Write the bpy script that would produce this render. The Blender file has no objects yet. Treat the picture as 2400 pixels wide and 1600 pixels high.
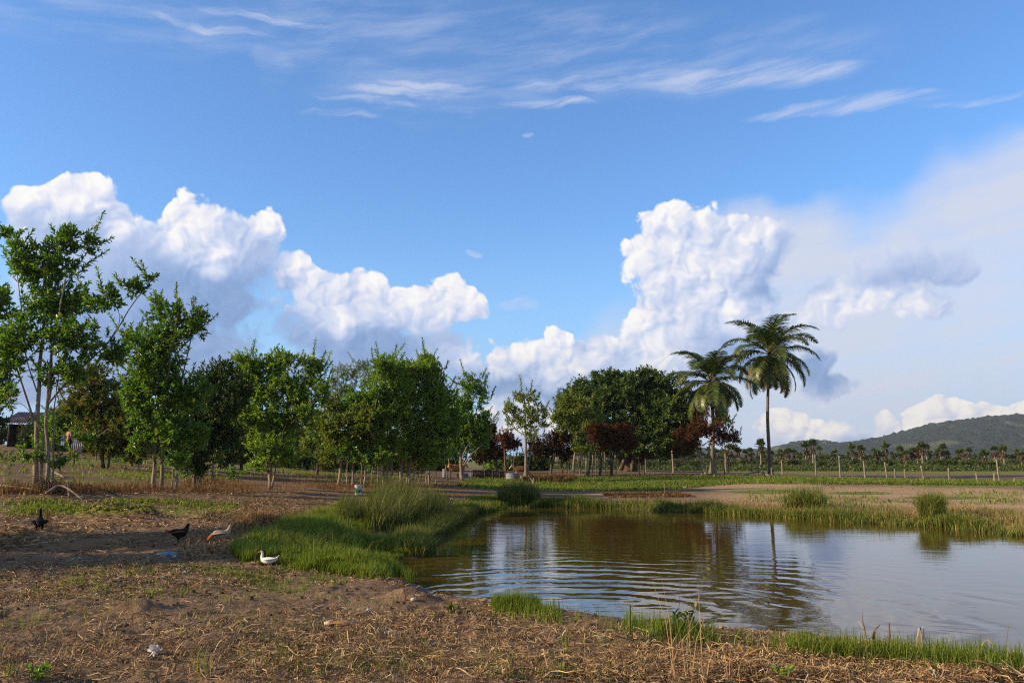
import bpy, math, numpy as np
from mathutils import Vector

# ------------------------------------------------------------------ camera
S = bpy.context.scene
COL = S.collection
F_PX, CX, CY = 1900.0, 1176.0, 784.0          # focal length and centre of the photograph's frame, 2352 wide
TILT = math.radians(8.1)
CAM_Z = 1.6
cam_d = bpy.data.cameras.new('camera')
cam = bpy.data.objects.new('camera', cam_d)
COL.objects.link(cam)
cam.location = (0, 0, CAM_Z)
cam.rotation_euler = (math.pi/2 + TILT, 0, 0)
cam_d.sensor_width = 36.0
cam_d.lens = 36.0*F_PX/2352.0
cam_d.clip_start = 0.05
cam_d.clip_end = 20000
S.camera = cam

# ------------------------------------------------------------------ view, sampling
S.view_settings.view_transform = 'Standard'
S.view_settings.look = 'None'
S.view_settings.exposure = 0.4
S.view_settings.gamma = 1.0
S.cycles.max_bounces = 8
S.cycles.diffuse_bounces = 3
S.cycles.glossy_bounces = 3
S.cycles.transmission_bounces = 4
S.cycles.volume_bounces = 0
S.cycles.use_adaptive_sampling = False
S.cycles.transparent_max_bounces = 6
S.cycles.sample_clamp_indirect = 2.0
S.cycles.use_denoising = False
S.cycles.sample_clamp_direct = 8.0
S.cycles.blur_glossy = 0.6
S.cycles.filter_width = 1.2

SUN_AZ, SUN_EL = math.radians(-104), math.radians(21)

# ------------------------------------------------------------------ node helper
class NT:
    def __init__(s, tree):
        s.t = tree; s.t.nodes.clear()
    def n(s, kind, **kw):
        nd = s.t.nodes.new(kind)
        for k, v in kw.items(): setattr(nd, k, v)
        return nd
    def put(s, sock, v):
        if isinstance(v, bpy.types.NodeSocket): s.t.links.new(v, sock)
        elif v is not None: sock.default_value = v
    def m(s, op, a, b=None, c=None, clamp=False):
        nd = s.n('ShaderNodeMath', operation=op, use_clamp=clamp)
        s.put(nd.inputs[0], a)
        if b is not None: s.put(nd.inputs[1], b)
        if c is not None: s.put(nd.inputs[2], c)
        return nd.outputs[0]
    def v(s, op, a, b=None, c=None, out=0):
        nd = s.n('ShaderNodeVectorMath', operation=op)
        s.put(nd.inputs[0], a)
        if b is not None: s.put(nd.inputs[1], b)
        if c is not None: s.put(nd.inputs[2], c)
        return nd.outputs['Value'] if op in ('DOT_PRODUCT', 'LENGTH', 'DISTANCE') else nd.outputs[0]
    def noise(s, vec, scale, detail=4, rough=0.55, dist=0.0, dim='3D', col=False):
        nd = s.n('ShaderNodeTexNoise', noise_dimensions=dim)
        s.put(nd.inputs['Vector'], vec); s.put(nd.inputs['Scale'], scale)
        s.put(nd.inputs['Detail'], detail); s.put(nd.inputs['Roughness'], rough); s.put(nd.inputs['Distortion'], dist)
        return nd.outputs['Color' if col else 'Fac']
    def ss(s, x, a, b):
        nd = s.n('ShaderNodeMapRange', interpolation_type='SMOOTHSTEP')
        s.put(nd.inputs[0], x); s.put(nd.inputs[1], a); s.put(nd.inputs[2], b)
        nd.inputs[3].default_value = 0.0; nd.inputs[4].default_value = 1.0
        return nd.outputs[0]
    def ramp(s, x, stops):
        nd = s.n('ShaderNodeValToRGB'); s.put(nd.inputs[0], x)
        e = nd.color_ramp.elements
        while len(e) < len(stops): e.new(0.5)
        for el, (p, c) in zip(e, stops): el.position = p; el.color = (*c, 1)
        return nd.outputs[0]
    def mix(s, f, a, b):
        nd = s.n('ShaderNodeMix', data_type='RGBA')
        s.put(nd.inputs[0], f)
        for i, c in ((6, a), (7, b)): s.put(nd.inputs[i], (*c, 1) if isinstance(c, tuple) and len(c) == 3 else c)
        return nd.outputs[2]
    def comb(s, x, y, z):
        nd = s.n('ShaderNodeCombineXYZ')
        for i, q in enumerate((x, y, z)): s.put(nd.inputs[i], q)
        return nd.outputs[0]

def pix_dir(px, py):
    x, y = (px-CX)/F_PX, (CY-py)/F_PX
    c, s_ = math.cos(TILT), math.sin(TILT)
    return np.array([x, c - y*s_, s_ + y*c])
def azel(px, py):
    d = pix_dir(px, py)
    return math.degrees(math.atan2(d[0], d[1])), math.degrees(math.atan2(d[2], math.hypot(d[0], d[1])))

# ------------------------------------------------------------------ sky
world = bpy.data.worlds.new('World'); S.world = world; world.use_nodes = True
world.cycles.sampling_method = 'MANUAL'
world.cycles.sample_map_resolution = 256
def build_sky():
    N = NT(world.node_tree)
    tc = N.n('ShaderNodeTexCoord').outputs['Generated']
    sky = N.n('ShaderNodeTexSky', sky_type='NISHITA', sun_disc=False)
    sky.sun_elevation = SUN_EL; sky.sun_rotation = SUN_AZ
    sky.altitude = 200; sky.air_density = 1.15; sky.dust_density = 0.25; sky.ozone_density = 2.2
    sep = N.n('ShaderNodeSeparateXYZ'); N.put(sep.inputs[0], tc)
    X, Y, Z = sep.outputs
    az = N.m('MULTIPLY', N.m('ARCTAN2', X, Y), 57.29578)
    el = N.m('MULTIPLY', N.m('ARCSINE', Z), 57.29578)
    p = N.comb(az, el, 0.0)
    # turbulence of the cumulus edges, in degrees
    n1 = N.noise(p, 0.20, 5, 0.50, col=True, dim='2D')
    warp = N.v('SUBTRACT', n1, (0.5, 0.5, 0.5))
    pw = N.v('MULTIPLY_ADD', warp, (4.2, 3.4, 0.0), p)
    def blobs(P, lst, k=0.25):
        q = None
        for (bx, by, rx, ry) in lst:
            a0, e0 = azel(bx, by); a1, _ = azel(bx+rx, by); _, e1 = azel(bx, by-ry)
            w, h = abs(a1-a0), abs(e1-e0)
            d = N.v('MULTIPLY_ADD', P, (1/w, 1/h, 0), (-a0/w, -e0/h, 0))
            qq = N.v('DOT_PRODUCT', d, d)
            q = qq if q is None else N.m('SMOOTH_MIN', q, qq, k)
        return N.m('SUBTRACT', 1.0, q)
    # billows: rounded cauliflower relief
    def billow(P):
        v1 = N.n('ShaderNodeTexVoronoi', voronoi_dimensions='2D', feature='SMOOTH_F1', distance='EUCLIDEAN')
        N.put(v1.inputs['Vector'], P); v1.inputs['Scale'].default_value = 0.55
        v1.inputs['Detail'].default_value = 2.2; v1.inputs['Roughness'].default_value = 0.46
        v1.inputs['Smoothness'].default_value = 0.4
        return N.m('SUBTRACT', 0.6, v1.outputs['Distance'])
    n2 = N.noise(p, 0.5, 2, 0.5, col=True, dim='2D')
    pb = N.v('MULTIPLY_ADD', N.v('SUBTRACT', n2, (0.5, 0.5, 0.5)), (1.8, 1.8, 0), p)
    b0 = billow(pb)
    b1 = billow(N.v('ADD', pb, (-0.34, 0.26, 0)))
    relief = N.m('SUBTRACT', b0, b1)
    CUM = [ # solid cumulus: (px, py, rx, ry) measured in the photograph
        (80, 480, 85, 85), (165, 460, 105, 75), (240, 530, 100, 90), (440, 510, 90, 85), (520, 560, 90, 80), (590, 570, 62, 90),
        (400, 680, 270, 190), (150, 620, 170, 150), (270, 790, 320, 150),
        (700, 635, 75, 65), (740, 700, 90, 90), (800, 690, 110, 75), (960, 705, 120, 70), (1055, 690, 90, 58), (800, 780, 180, 90), (900, 820, 260, 80),
        (1265, 768, 50, 42), (1230, 835, 170, 65), (1360, 820, 130, 62), (1150, 880, 150, 60), (1290, 930, 150, 60),
        (1560, 525, 115, 72), (1490, 600, 95, 75), (1600, 600, 180, 115), (1730, 565, 120, 66), (1540, 700, 105, 120), (1650, 710, 170, 110), (1530, 800, 95, 90), (1620, 850, 160, 80), (1740, 770, 130, 90),
        (2060, 620, 130, 75), (2160, 605, 95, 45), (1960, 690, 160, 65), (2090, 690, 110, 45), (1880, 830, 65, 55), (1900, 885, 70, 40),
        (1180, 985, 140, 70), (1790, 970, 80, 45), (1850, 985, 100, 45), (2050, 975, 60, 42), (2160, 962, 80, 48), (2260, 955, 80, 45), (2345, 950, 60, 42),
        (550, 870, 240, 80), (60, 870, 200, 80), (2000, 1010, 280, 28),
        (556, 610, 18, 16)]
    dens = blobs(pw, CUM)
    dens2 = N.m('ADD', N.m('MULTIPLY_ADD', b0, 0.6, dens), -0.12)
    # shading of the cumulus: sunlit heads, sky-lit bodies
    LIT = [(80, 440, 90, 50), (165, 425, 110, 55), (430, 490, 85, 80), (490, 550, 60, 60), (590, 510, 60, 45), (285, 520, 35, 45),
           (720, 620, 60, 40), (780, 670, 110, 55), (790, 720, 60, 45), (1000, 675, 150, 60), (1265, 760, 50, 45), (1230, 825, 170, 45), (1200, 960, 120, 40),
           (1530, 510, 140, 60), (1470, 600, 95, 90), (1590, 600, 110, 90), (1500, 720, 80, 120), (1520, 820, 80, 70), (1680, 720, 80, 45), (1700, 540, 70, 40),
           (1990, 700, 150, 40), (1790, 955, 80, 45), (2150, 950, 130, 50), (2300, 945, 90, 45), (1850, 970, 80, 40)]
    DRK = [(300, 820, 330, 150), (500, 720, 170, 110), (620, 880, 220, 90), (860, 800, 110, 50), (690, 810, 110, 50), (1150, 880, 110, 45),
           (1800, 640, 90, 40), (1890, 840, 70, 50), (1760, 840, 100, 50), (1290, 905, 70, 30)]
    pl = N.v('MULTIPLY_ADD', warp, (3.2, 2.8, 0.0), p)
    lit = N.ss(blobs(pl, LIT, 0.5), -1.6, 1.0)
    drk = N.ss(blobs(pl, DRK, 0.5), -1.3, 1.0)
    # how much cloud lies between this spot and the sun
    occ = N.ss(blobs(N.v('ADD', pw, (-1.5, 1.3, 0)), CUM), -0.75, 0.75)
    # sunlit heads end crisply, shaded flanks fray out
    cum_a = N.ss(dens2, N.m('MULTIPLY_ADD', lit, 0.15, -0.15), N.m('MULTIPLY_ADD', lit, -0.16, 0.38))
    br = N.m('MULTIPLY_ADD', lit, 0.36, 0.49)
    br = N.m('MULTIPLY_ADD', occ, -0.20, br)
    br = N.m('MULTIPLY_ADD', drk, -0.20, br)
    br = N.m('MULTIPLY_ADD', relief, N.m('MULTIPLY_ADD', lit, 0.36, 0.10), br)
    br = N.m('MULTIPLY_ADD', N.m('SUBTRACT', b0, 0.25), N.m('MULTIPLY_ADD', lit, 0.12, 0.06), br)
    ccol = N.ramp(br, [(0.0, (0.19, 0.32, 0.60)), (0.16, (0.30, 0.43, 0.71)), (0.36, (0.50, 0.60, 0.84)), (0.56, (0.70, 0.75, 0.90)), (0.74, (0.90, 0.89, 0.93)), (0.9, (1.0, 0.985, 0.955))])
    warmth = N.ss(el, 9.0, 0.5)
    ccol = N.mix(N.m('MULTIPLY', warmth, 0.75), ccol, N.v('MULTIPLY', ccol, (1.0, 0.94, 0.84)))
    # thin high cloud: wind-drawn streaks and a veil at the right
    rot = N.n('ShaderNodeVectorRotate', rotation_type='Z_AXIS'); N.put(rot.inputs['Vector'], N.v('MULTIPLY_ADD', warp, (1.2, 0.8, 0), p)); rot.inputs['Angle'].default_value = math.radians(-7)
    pc = N.v('MULTIPLY', rot.outputs[0], (0.10, 0.75, 0.0))
    fib = N.noise(pc, 1.0, 6, 0.62, 0.15, dim='2D')
    soft = N.noise(p, 0.10, 4, 0.55, dim='2D')
    CIR = [(1500, 150, 480, 70), (1000, 215, 260, 60), (640, 70, 340, 70), (900, 60, 320, 80), (1300, 90, 320, 60), (100, 20, 330, 70), (630, 150, 50, 60), (1250, 110, 200, 40)]
    cir = N.ss(blobs(N.v('MULTIPLY_ADD', warp, (6.0, 2.5, 0.0), p), CIR), -0.9, 1.0)
    ca = N.m('MULTIPLY', N.m('MULTIPLY', cir, 0.5), N.ss(fib, 0.30, 0.85), clamp=True)
    STR = [(1740, 160, 110, 24), (1860, 168, 110, 22), (1600, 180, 170, 24), (1430, 190, 170, 20), (1300, 195, 120, 18), (1940, 238, 120, 15), (2070, 236, 150, 12), (1830, 262, 90, 9), (2230, 228, 110, 8), (1010, 205, 130, 9), (930, 218, 130, 10), (860, 236, 100, 8), (790, 262, 70, 7), (1260, 240, 90, 9), (500, 66, 150, 9), (600, 40, 150, 9), (1100, 583, 22, 6), (1187, 700, 30, 11), (1212, 313, 12, 5), (1085, 265, 20, 7)]
    st = N.ss(blobs(N.v('MULTIPLY_ADD', warp, (3.0, 1.5, 0), p), STR, 0.6), -1.3, 1.0)
    ca = N.m('MAXIMUM', ca, N.m('MULTIPLY', st, N.m('MULTIPLY_ADD', N.ss(fib, 0.32, 0.74), 0.95, 0.05)))
    VEIL = [(2400, 520, 480, 230), (2150, 720, 560, 270), (1850, 850, 640, 230), (2430, 390, 260, 140), (1780, 640, 300, 170)]
    ve = N.ss(blobs(N.v('MULTIPLY_ADD', warp, (5.0, 3.5, 0), p), VEIL), -0.45, 0.75)
    ve = N.m('MULTIPLY', ve, N.m('MULTIPLY_ADD', fib, 0.75, N.m('MULTIPLY_ADD', soft, 0.75, 0.10)), clamp=True)
    hz = N.m('MULTIPLY', N.ss(el, 17.0, -1.0), 0.92)
    thin = N.m('MAXIMUM', N.m('MULTIPLY', ca, 0.74), N.m('MULTIPLY', ve, 0.92))
    thin_col = N.mix(N.ss(el, 12, 24), (0.75, 0.785, 0.91), (0.70, 0.76, 0.95))
    # outside the view: made-up dim grey cloud, added to mute the blue skylight
    away = N.m('MAXIMUM', N.ss(N.m('ABSOLUTE', az), 36, 48), N.ss(el, 34, 48))
    other = N.m('MULTIPLY', N.m('MULTIPLY', away, N.ss(N.noise(N.v('MULTIPLY', tc, (1, 1, 2.2)), 3.2, 4, 0.6), 0.36, 0.62)), 0.92)
    bg_sky = N.n('ShaderNodeBackground'); N.put(bg_sky.inputs[0], N.v('MULTIPLY', sky.outputs[0], (0.78, 1.12, 1.53))); bg_sky.inputs[1].default_value = SKY_STRENGTH
    bg_thin = N.n('ShaderNodeBackground'); N.put(bg_thin.inputs[0], thin_col); bg_thin.inputs[1].default_value = 0.70
    bg_cum = N.n('ShaderNodeBackground'); N.put(bg_cum.inputs[0], ccol); bg_cum.inputs[1].default_value = 0.78
    bg_oth = N.n('ShaderNodeBackground'); bg_oth.inputs[0].default_value = (0.66, 0.64, 0.62, 1); bg_oth.inputs[1].default_value = 0.26
    def mixs(f, a, b):
        nd = N.n('ShaderNodeMixShader'); N.put(nd.inputs[0], f); N.put(nd.inputs[1], a); N.put(nd.inputs[2], b); return nd.outputs[0]
    bg_hz = N.n('ShaderNodeBackground'); bg_hz.inputs[0].default_value = (0.36, 0.61, 0.95, 1); bg_hz.inputs[1].default_value = 0.74
    o = mixs(hz, bg_sky.outputs[0], bg_hz.outputs[0])
    o = mixs(thin, o, bg_thin.outputs[0])
    o = mixs(N.m('MULTIPLY', cum_a, 0.97), o, bg_cum.outputs[0])
    o = mixs(other, o, bg_oth.outputs[0])
    out = N.n('ShaderNodeOutputWorld'); N.put(out.inputs[0], o)
SKY_STRENGTH = 0.113
build_sky()

# ------------------------------------------------------------------ sun
sun_d = bpy.data.lights.new('sun', 'SUN'); sun = bpy.data.objects.new('sun', sun_d); COL.objects.link(sun)
sun_d.energy = 5.0; sun_d.angle = math.radians(0.55); sun_d.color = (1.0, 0.79, 0.52)
SUN_DIR = Vector((math.sin(SUN_AZ)*math.cos(SUN_EL), math.cos(SUN_AZ)*math.cos(SUN_EL), math.sin(SUN_EL)))
sun.rotation_euler = SUN_DIR.to_track_quat('Z', 'Y').to_euler()

# ------------------------------------------------------------------ measuring helpers
rng = np.random.default_rng(7)
R = rng.random
def uni(a, b, n=None): return rng.uniform(a, b, n)
def at(px, py, Y):
    d = pix_dir(px, py); return np.array([0, 0, CAM_Z]) + d*(Y/d[1])
def flat(px, py, z):
    d = pix_dir(px, py); return np.array([0, 0, CAM_Z]) + d*((z-CAM_Z)/d[2])
def to_pix(x, y, z):
    c, s_ = math.cos(TILT), math.sin(TILT)
    zz = z-CAM_Z; fw = y*c+zz*s_; up = -y*s_+zz*c
    fw = np.where(fw < 0.05, np.nan, fw)
    return CX+F_PX*x/fw, CY-F_PX*up/fw
def smooth(a, b, x):
    t = np.clip((x-a)/(b-a), 0, 1); return t*t*(3-2*t)
def _h(ix, iy, seed):
    n = (ix.astype(np.int64)*374761393 + iy.astype(np.int64)*668265263 + seed*974634777) & 0xFFFFFFFF
    n = ((n ^ (n >> 13))*1274126177) & 0xFFFFFFFF
    return ((n ^ (n >> 16)) & 0xFFFF)/65535.0
def vnoise(x, y, seed=0):
    ix, iy = np.floor(x), np.floor(y); fx, fy = x-ix, y-iy
    fx = fx*fx*(3-2*fx); fy = fy*fy*(3-2*fy)
    a, b, c, d = _h(ix, iy, seed), _h(ix+1, iy, seed), _h(ix, iy+1, seed), _h(ix+1, iy+1, seed)
    return (a*(1-fx)+b*fx)*(1-fy)+(c*(1-fx)+d*fx)*fy
def fbm(x, y, oct=4, seed=0, gain=0.5):
    t = 0; amp = 1; tot = 0
    for o in range(oct):
        t = t+amp*(vnoise(x*2**o+o*17.3, y*2**o+o*9.1, seed+o)-0.5); tot += amp; amp *= gain
    return t/tot*2

# ------------------------------------------------------------------ pond outline and the lie of the land
WATER_Z = -0.25
shore_px = [(905, 1283), (870, 1302), (905, 1325), (960, 1352), (1050, 1390), (1130, 1398), (1260, 1415), (1380, 1432), (1530, 1455), (1700, 1478), (1850, 1497), (2000, 1508), (2200, 1524), (2352, 1536)]
far_px = [(2352, 1232), (2200, 1213), (2000, 1201), (1800, 1188), (1600, 1176), (1400, 1166), (1250, 1164), (1150, 1168), (1090, 1178), (1050, 1200), (1000, 1232), (955, 1248), (985, 1268), (955, 1280)]
POND = np.array([flat(x, y, WATER_Z)[:2] for x, y in shore_px] + [(7.5, 7.0), (12, 7.6), (18, 9), (21, 13), (18, 18)] + [flat(x, y, WATER_Z)[:2] for x, y in far_px])
def pond_sd(x, y):
    x = np.asarray(x, float); y = np.asarray(y, float)
    d2 = np.full(x.shape, 1e18); inside = np.zeros(x.shape, bool)
    n = len(POND)
    for i in range(n):
        ax, ay = POND[i]; bx, by = POND[(i+1) % n]
        ex, ey = bx-ax, by-ay
        t = np.clip(((x-ax)*ex+(y-ay)*ey)/(ex*ex+ey*ey), 0, 1)
        d2 = np.minimum(d2, (x-ax-t*ex)**2+(y-ay-t*ey)**2)
        cross = ((ay > y) != (by > y)) & (x < ex*(y-ay)/(ey if abs(ey) > 1e-9 else 1e-9)+ax)
        inside ^= cross
    d = np.sqrt(d2)
    return np.where(inside, -d, d)

LAND = [ # (px, py, Y) spots on the ground read from the photograph
    (90, 1230, 17.3), (410, 1250, 15.7), (0, 1200, 20.0), (300, 1190, 21), (92, 1122, 25), (-150, 1125, 26), (218, 1062, 45), (40, 1028, 70), (-300, 1020, 70), (155, 1042, 56), (370, 1130, 30), (450, 1126, 33),
    (620, 1124, 36), (823, 1136, 37), (700, 1160, 27), (780, 1116, 40), (925, 1113, 42), (1000, 1112, 43), (560, 1066, 62), (760, 1082, 62), (1035, 1101, 62), (1208, 1106, 60), (1120, 1103, 62), (1000, 1140, 36), (800, 1180, 22),
    (1300, 1121, 50), (1500, 1116, 52), (1600, 1100, 62), (1410, 1089, 72), (1440, 1083, 78), (1770, 1087, 80), (1625, 1085, 82), (1930, 1096, 72), (2120, 1099, 66), (2240, 1104, 62), (2352, 1106, 60),
    (1900, 1122, 46), (2100, 1130, 43), (2300, 1146, 35), (2352, 1180, 26.5), (2150, 1176, 28), (1900, 1160, 31.5), (1600, 1150, 36), (1350, 1146, 38), (2600, 1106, 60), (2700, 1180, 26)]
LAND_XYZ = [tuple(at(*p)) for p in LAND]
for Y in (0.5, 2, 4, 6, 8, 11):
    for k in (-1.0, -0.5, -0.1, 0.3, 0.6, 1.0): LAND_XYZ.append((Y*k, Y, 0.0))
LAND_XYZ += [(-12, 14, 0.12), (-20, 16, 0.35), (-30, 22, 1.0)]
for a, r, z in [(-55, 60, 3.0), (-30, 110, 3.2), (-10, 110, 1.0), (5, 110, 0.2), (20, 110, -0.6), (30, 110, -0.9), (50, 60, -0.2), (-40, 200, 2.0), (-15, 200, -0.5), (0, 200, -1.8), (15, 200, -2.0), (30, 200, -2.1), (45, 200, -2.0),
                (-50, 600, -3), (-20, 600, -3), (0, 600, -3), (20, 600, -3), (50, 600, -3), (-60, 2000, -3), (0, 2000, -3), (60, 2000, -3), (-70, 40, 1.2), (-70, 12, 0.1), (70, 12, -0.05), (70, 40, -0.1)]:
    LAND_XYZ.append((r*math.sin(math.radians(a)), r*math.cos(math.radians(a)), z))
LAND_XYZ = np.array(LAND_XYZ)
def _uv(x, y):
    r = np.maximum(np.hypot(x, y), 0.5)
    return np.stack([np.arctan2(x, y)*2.0, np.log(r)], -1)
def _phi(d): return np.where(d > 1e-9, d*d*np.log(d+1e-12), 0.0)
_cu = _uv(LAND_XYZ[:, 0], LAND_XYZ[:, 1]); _n = len(_cu)
_K = _phi(np.linalg.norm(_cu[:, None]-_cu[None], axis=-1))+np.eye(_n)*0.02
_Pm = np.concatenate([np.ones((_n, 1)), _cu], 1)
_A = np.block([[_K, _Pm], [_Pm.T, np.zeros((3, 3))]])
_w = np.linalg.solve(_A, np.concatenate([LAND_XYZ[:, 2], np.zeros(3)]))
def base_z(x, y):
    u = _uv(x, y); sh = u.shape[:-1]; u = u.reshape(-1, 2)
    out = np.empty(len(u))
    for i in range(0, len(u), 20000):
        b = u[i:i+20000].copy(); b[:, 0] = np.clip(b[:, 0], -2.5, 2.5)
        out[i:i+20000] = _phi(np.linalg.norm(b[:, None]-_cu[None], axis=-1)) @ _w[:_n] + _w[_n] + b @ _w[_n+1:]
    return out.reshape(sh)
MOUNDS = [(930, 1385, 0.10, 0.24), (955, 1392, 0.08, 0.22), (1262, 1556, 0.075, 0.13), (330, 1420, 0.07, 0.24), (300, 1425, 0.045, 0.22), (255, 1208, 0.32, 0.75), (330, 1212, 0.24, 0.6), (150, 1425, 0.05, 0.2), (225, 1352, 0.05, 0.25), (690, 1420, 0.05, 0.25), (1500, 1500, 0.06, 0.3), (470, 1215, 0.18, 0.6), (600, 1225, 0.16, 0.6), (40, 1235, 0.12, 0.6), (900, 1180, 0.2, 0.8)]
MOUNDS_XY = [(*flat(px, py, 0.0)[:2], h, r) for px, py, h, r in MOUNDS]
def land_z(x, y):
    x = np.asarray(x, float); y = np.asarray(y, float)
    r = np.hypot(x, y)
    z = base_z(x, y)
    far = smooth(25, 60, r)
    z = z + fbm(x*0.35, y*0.35, 3, 3)*0.06*(1-far) + fbm(x*0.08, y*0.08, 3, 5)*0.10*far*(r < 400)
    near = 1-smooth(14, 32, r)
    z = z + near*(fbm(x*1.6, y*1.6, 3, 11)*0.045 + fbm(x*7, y*7, 3, 21)*0.026 + np.abs(fbm(x*3.1, y*3.1, 2, 31))*0.03)
    for mx, my, mh, mr in MOUNDS_XY:
        q = np.hypot(x-mx, (y-my)*1.1)/mr
        z = z + mh*np.exp(-q*q*1.2)*(1+0.25*fbm(x*9, y*9, 2, 77))
    sd = pond_sd(x, y) + (fbm(x*0.9, y*0.9, 3, 41)*0.22)
    wid = np.where(y < 13, 1.0, np.where(x < 2, 2.6, 1.5))
    t = smooth(0, 1, sd/wid)
    shore = WATER_Z+0.01
    zo = shore+(np.maximum(z, WATER_Z+0.10)-shore)*t + 0.05*smooth(0, .15, sd)
    zi = shore-np.clip(-sd*0.45, 0, 0.9)
    return np.where(sd > 0, zo, np.where(sd > -8, zi, zi))

# polar sheet of ground, fine where the photograph looks
AZ = np.concatenate([np.arange(-180, -60, 4.0), np.arange(-60, -38, 0.5), np.arange(-38, 38, 0.11), np.arange(38, 60, 0.5), np.arange(60, 180.1, 4.0)])
RAD = np.concatenate([[0.02, 0.4, 0.9, 1.6, 2.4, 3.2, 4.0, 4.6], np.exp(np.arange(math.log(5.0), math.log(45), 0.0062)), np.exp(np.arange(math.log(45), math.log(140), 0.02)), np.exp(np.arange(math.log(140), math.log(2900), 0.12))])
_az = np.radians(AZ)
GX = RAD[:, None]*np.sin(_az)[None]; GY = RAD[:, None]*np.cos(_az)[None]
_wb = smooth(62, 85, np.abs(AZ))[None]
GZ = land_z(GX, GY)
GZ = GZ*(1-_wb) + _wb*np.where(RAD < 60, 0.0, -3*smooth(60, 600, RAD))[:, None]
def H(x, y):
    x = np.asarray(x, float); y = np.asarray(y, float)
    a = np.interp(np.degrees(np.arctan2(x, y)), AZ, np.arange(len(AZ))); r = np.interp(np.hypot(x, y), RAD, np.arange(len(RAD)))
    i = np.clip(np.floor(r).astype(int), 0, len(RAD)-2); j = np.clip(np.floor(a).astype(int), 0, len(AZ)-2); fr, fa = r-i, a-j
    return (GZ[i, j]*(1-fa)+GZ[i, j+1]*fa)*(1-fr)+(GZ[i+1, j]*(1-fa)+GZ[i+1, j+1]*fa)*fr
def hit(px, py):
    """points where the lines of sight through these spots of the photograph meet the ground"""
    px = np.atleast_1d(np.asarray(px, float)); py = np.atleast_1d(np.asarray(py, float))
    x, y = (px-CX)/F_PX, (CY-py)/F_PX; c, s_ = math.cos(TILT), math.sin(TILT)
    D = np.stack([x, c-y*s_, s_+y*c], -1)
    Ys = np.exp(np.linspace(math.log(4.5), math.log(150), 260)); res = np.full((len(px), 3), np.nan); done = np.zeros(len(px), bool)
    for Y in Ys:
        p = np.array([0, 0, CAM_Z])+D*(Y/D[:, 1:2])
        h = np.maximum(H(p[:, 0], p[:, 1]), WATER_Z)
        m = (~done) & (p[:, 2] <= h)
        res[m] = p[m]; res[m, 2] = h[m]; done |= m
    return res
def poly_mask(px, py, poly):
    poly = np.array(poly, float); ins = np.zeros(np.shape(px), bool)
    for i in range(len(poly)):
        (ax, ay), (bx, by) = poly[i], poly[(i+1) % len(poly)]
        ins ^= ((ay > py) != (by > py)) & (px < (bx-ax)*(py-ay)/((by-ay) or 1e-9)+ax)
    return ins
def scatter(poly, n):
    """n spots of ground inside an outline read from the photograph"""
    poly = np.array(poly, float); lo, hi = poly.min(0), poly.max(0)
    q = rng.uniform(lo, hi, (int(n*((hi-lo).prod()/max(_area(poly), 1))*1.1)+8, 2))
    q = q[poly_mask(q[:, 0], q[:, 1], poly)][:n]
    p = hit(q[:, 0], q[:, 1]); return p[~np.isnan(p[:, 0])]
def _area(p): return 0.5*abs(np.dot(p[:, 0], np.roll(p[:, 1], 1))-np.dot(p[:, 1], np.roll(p[:, 0], 1)))

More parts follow.
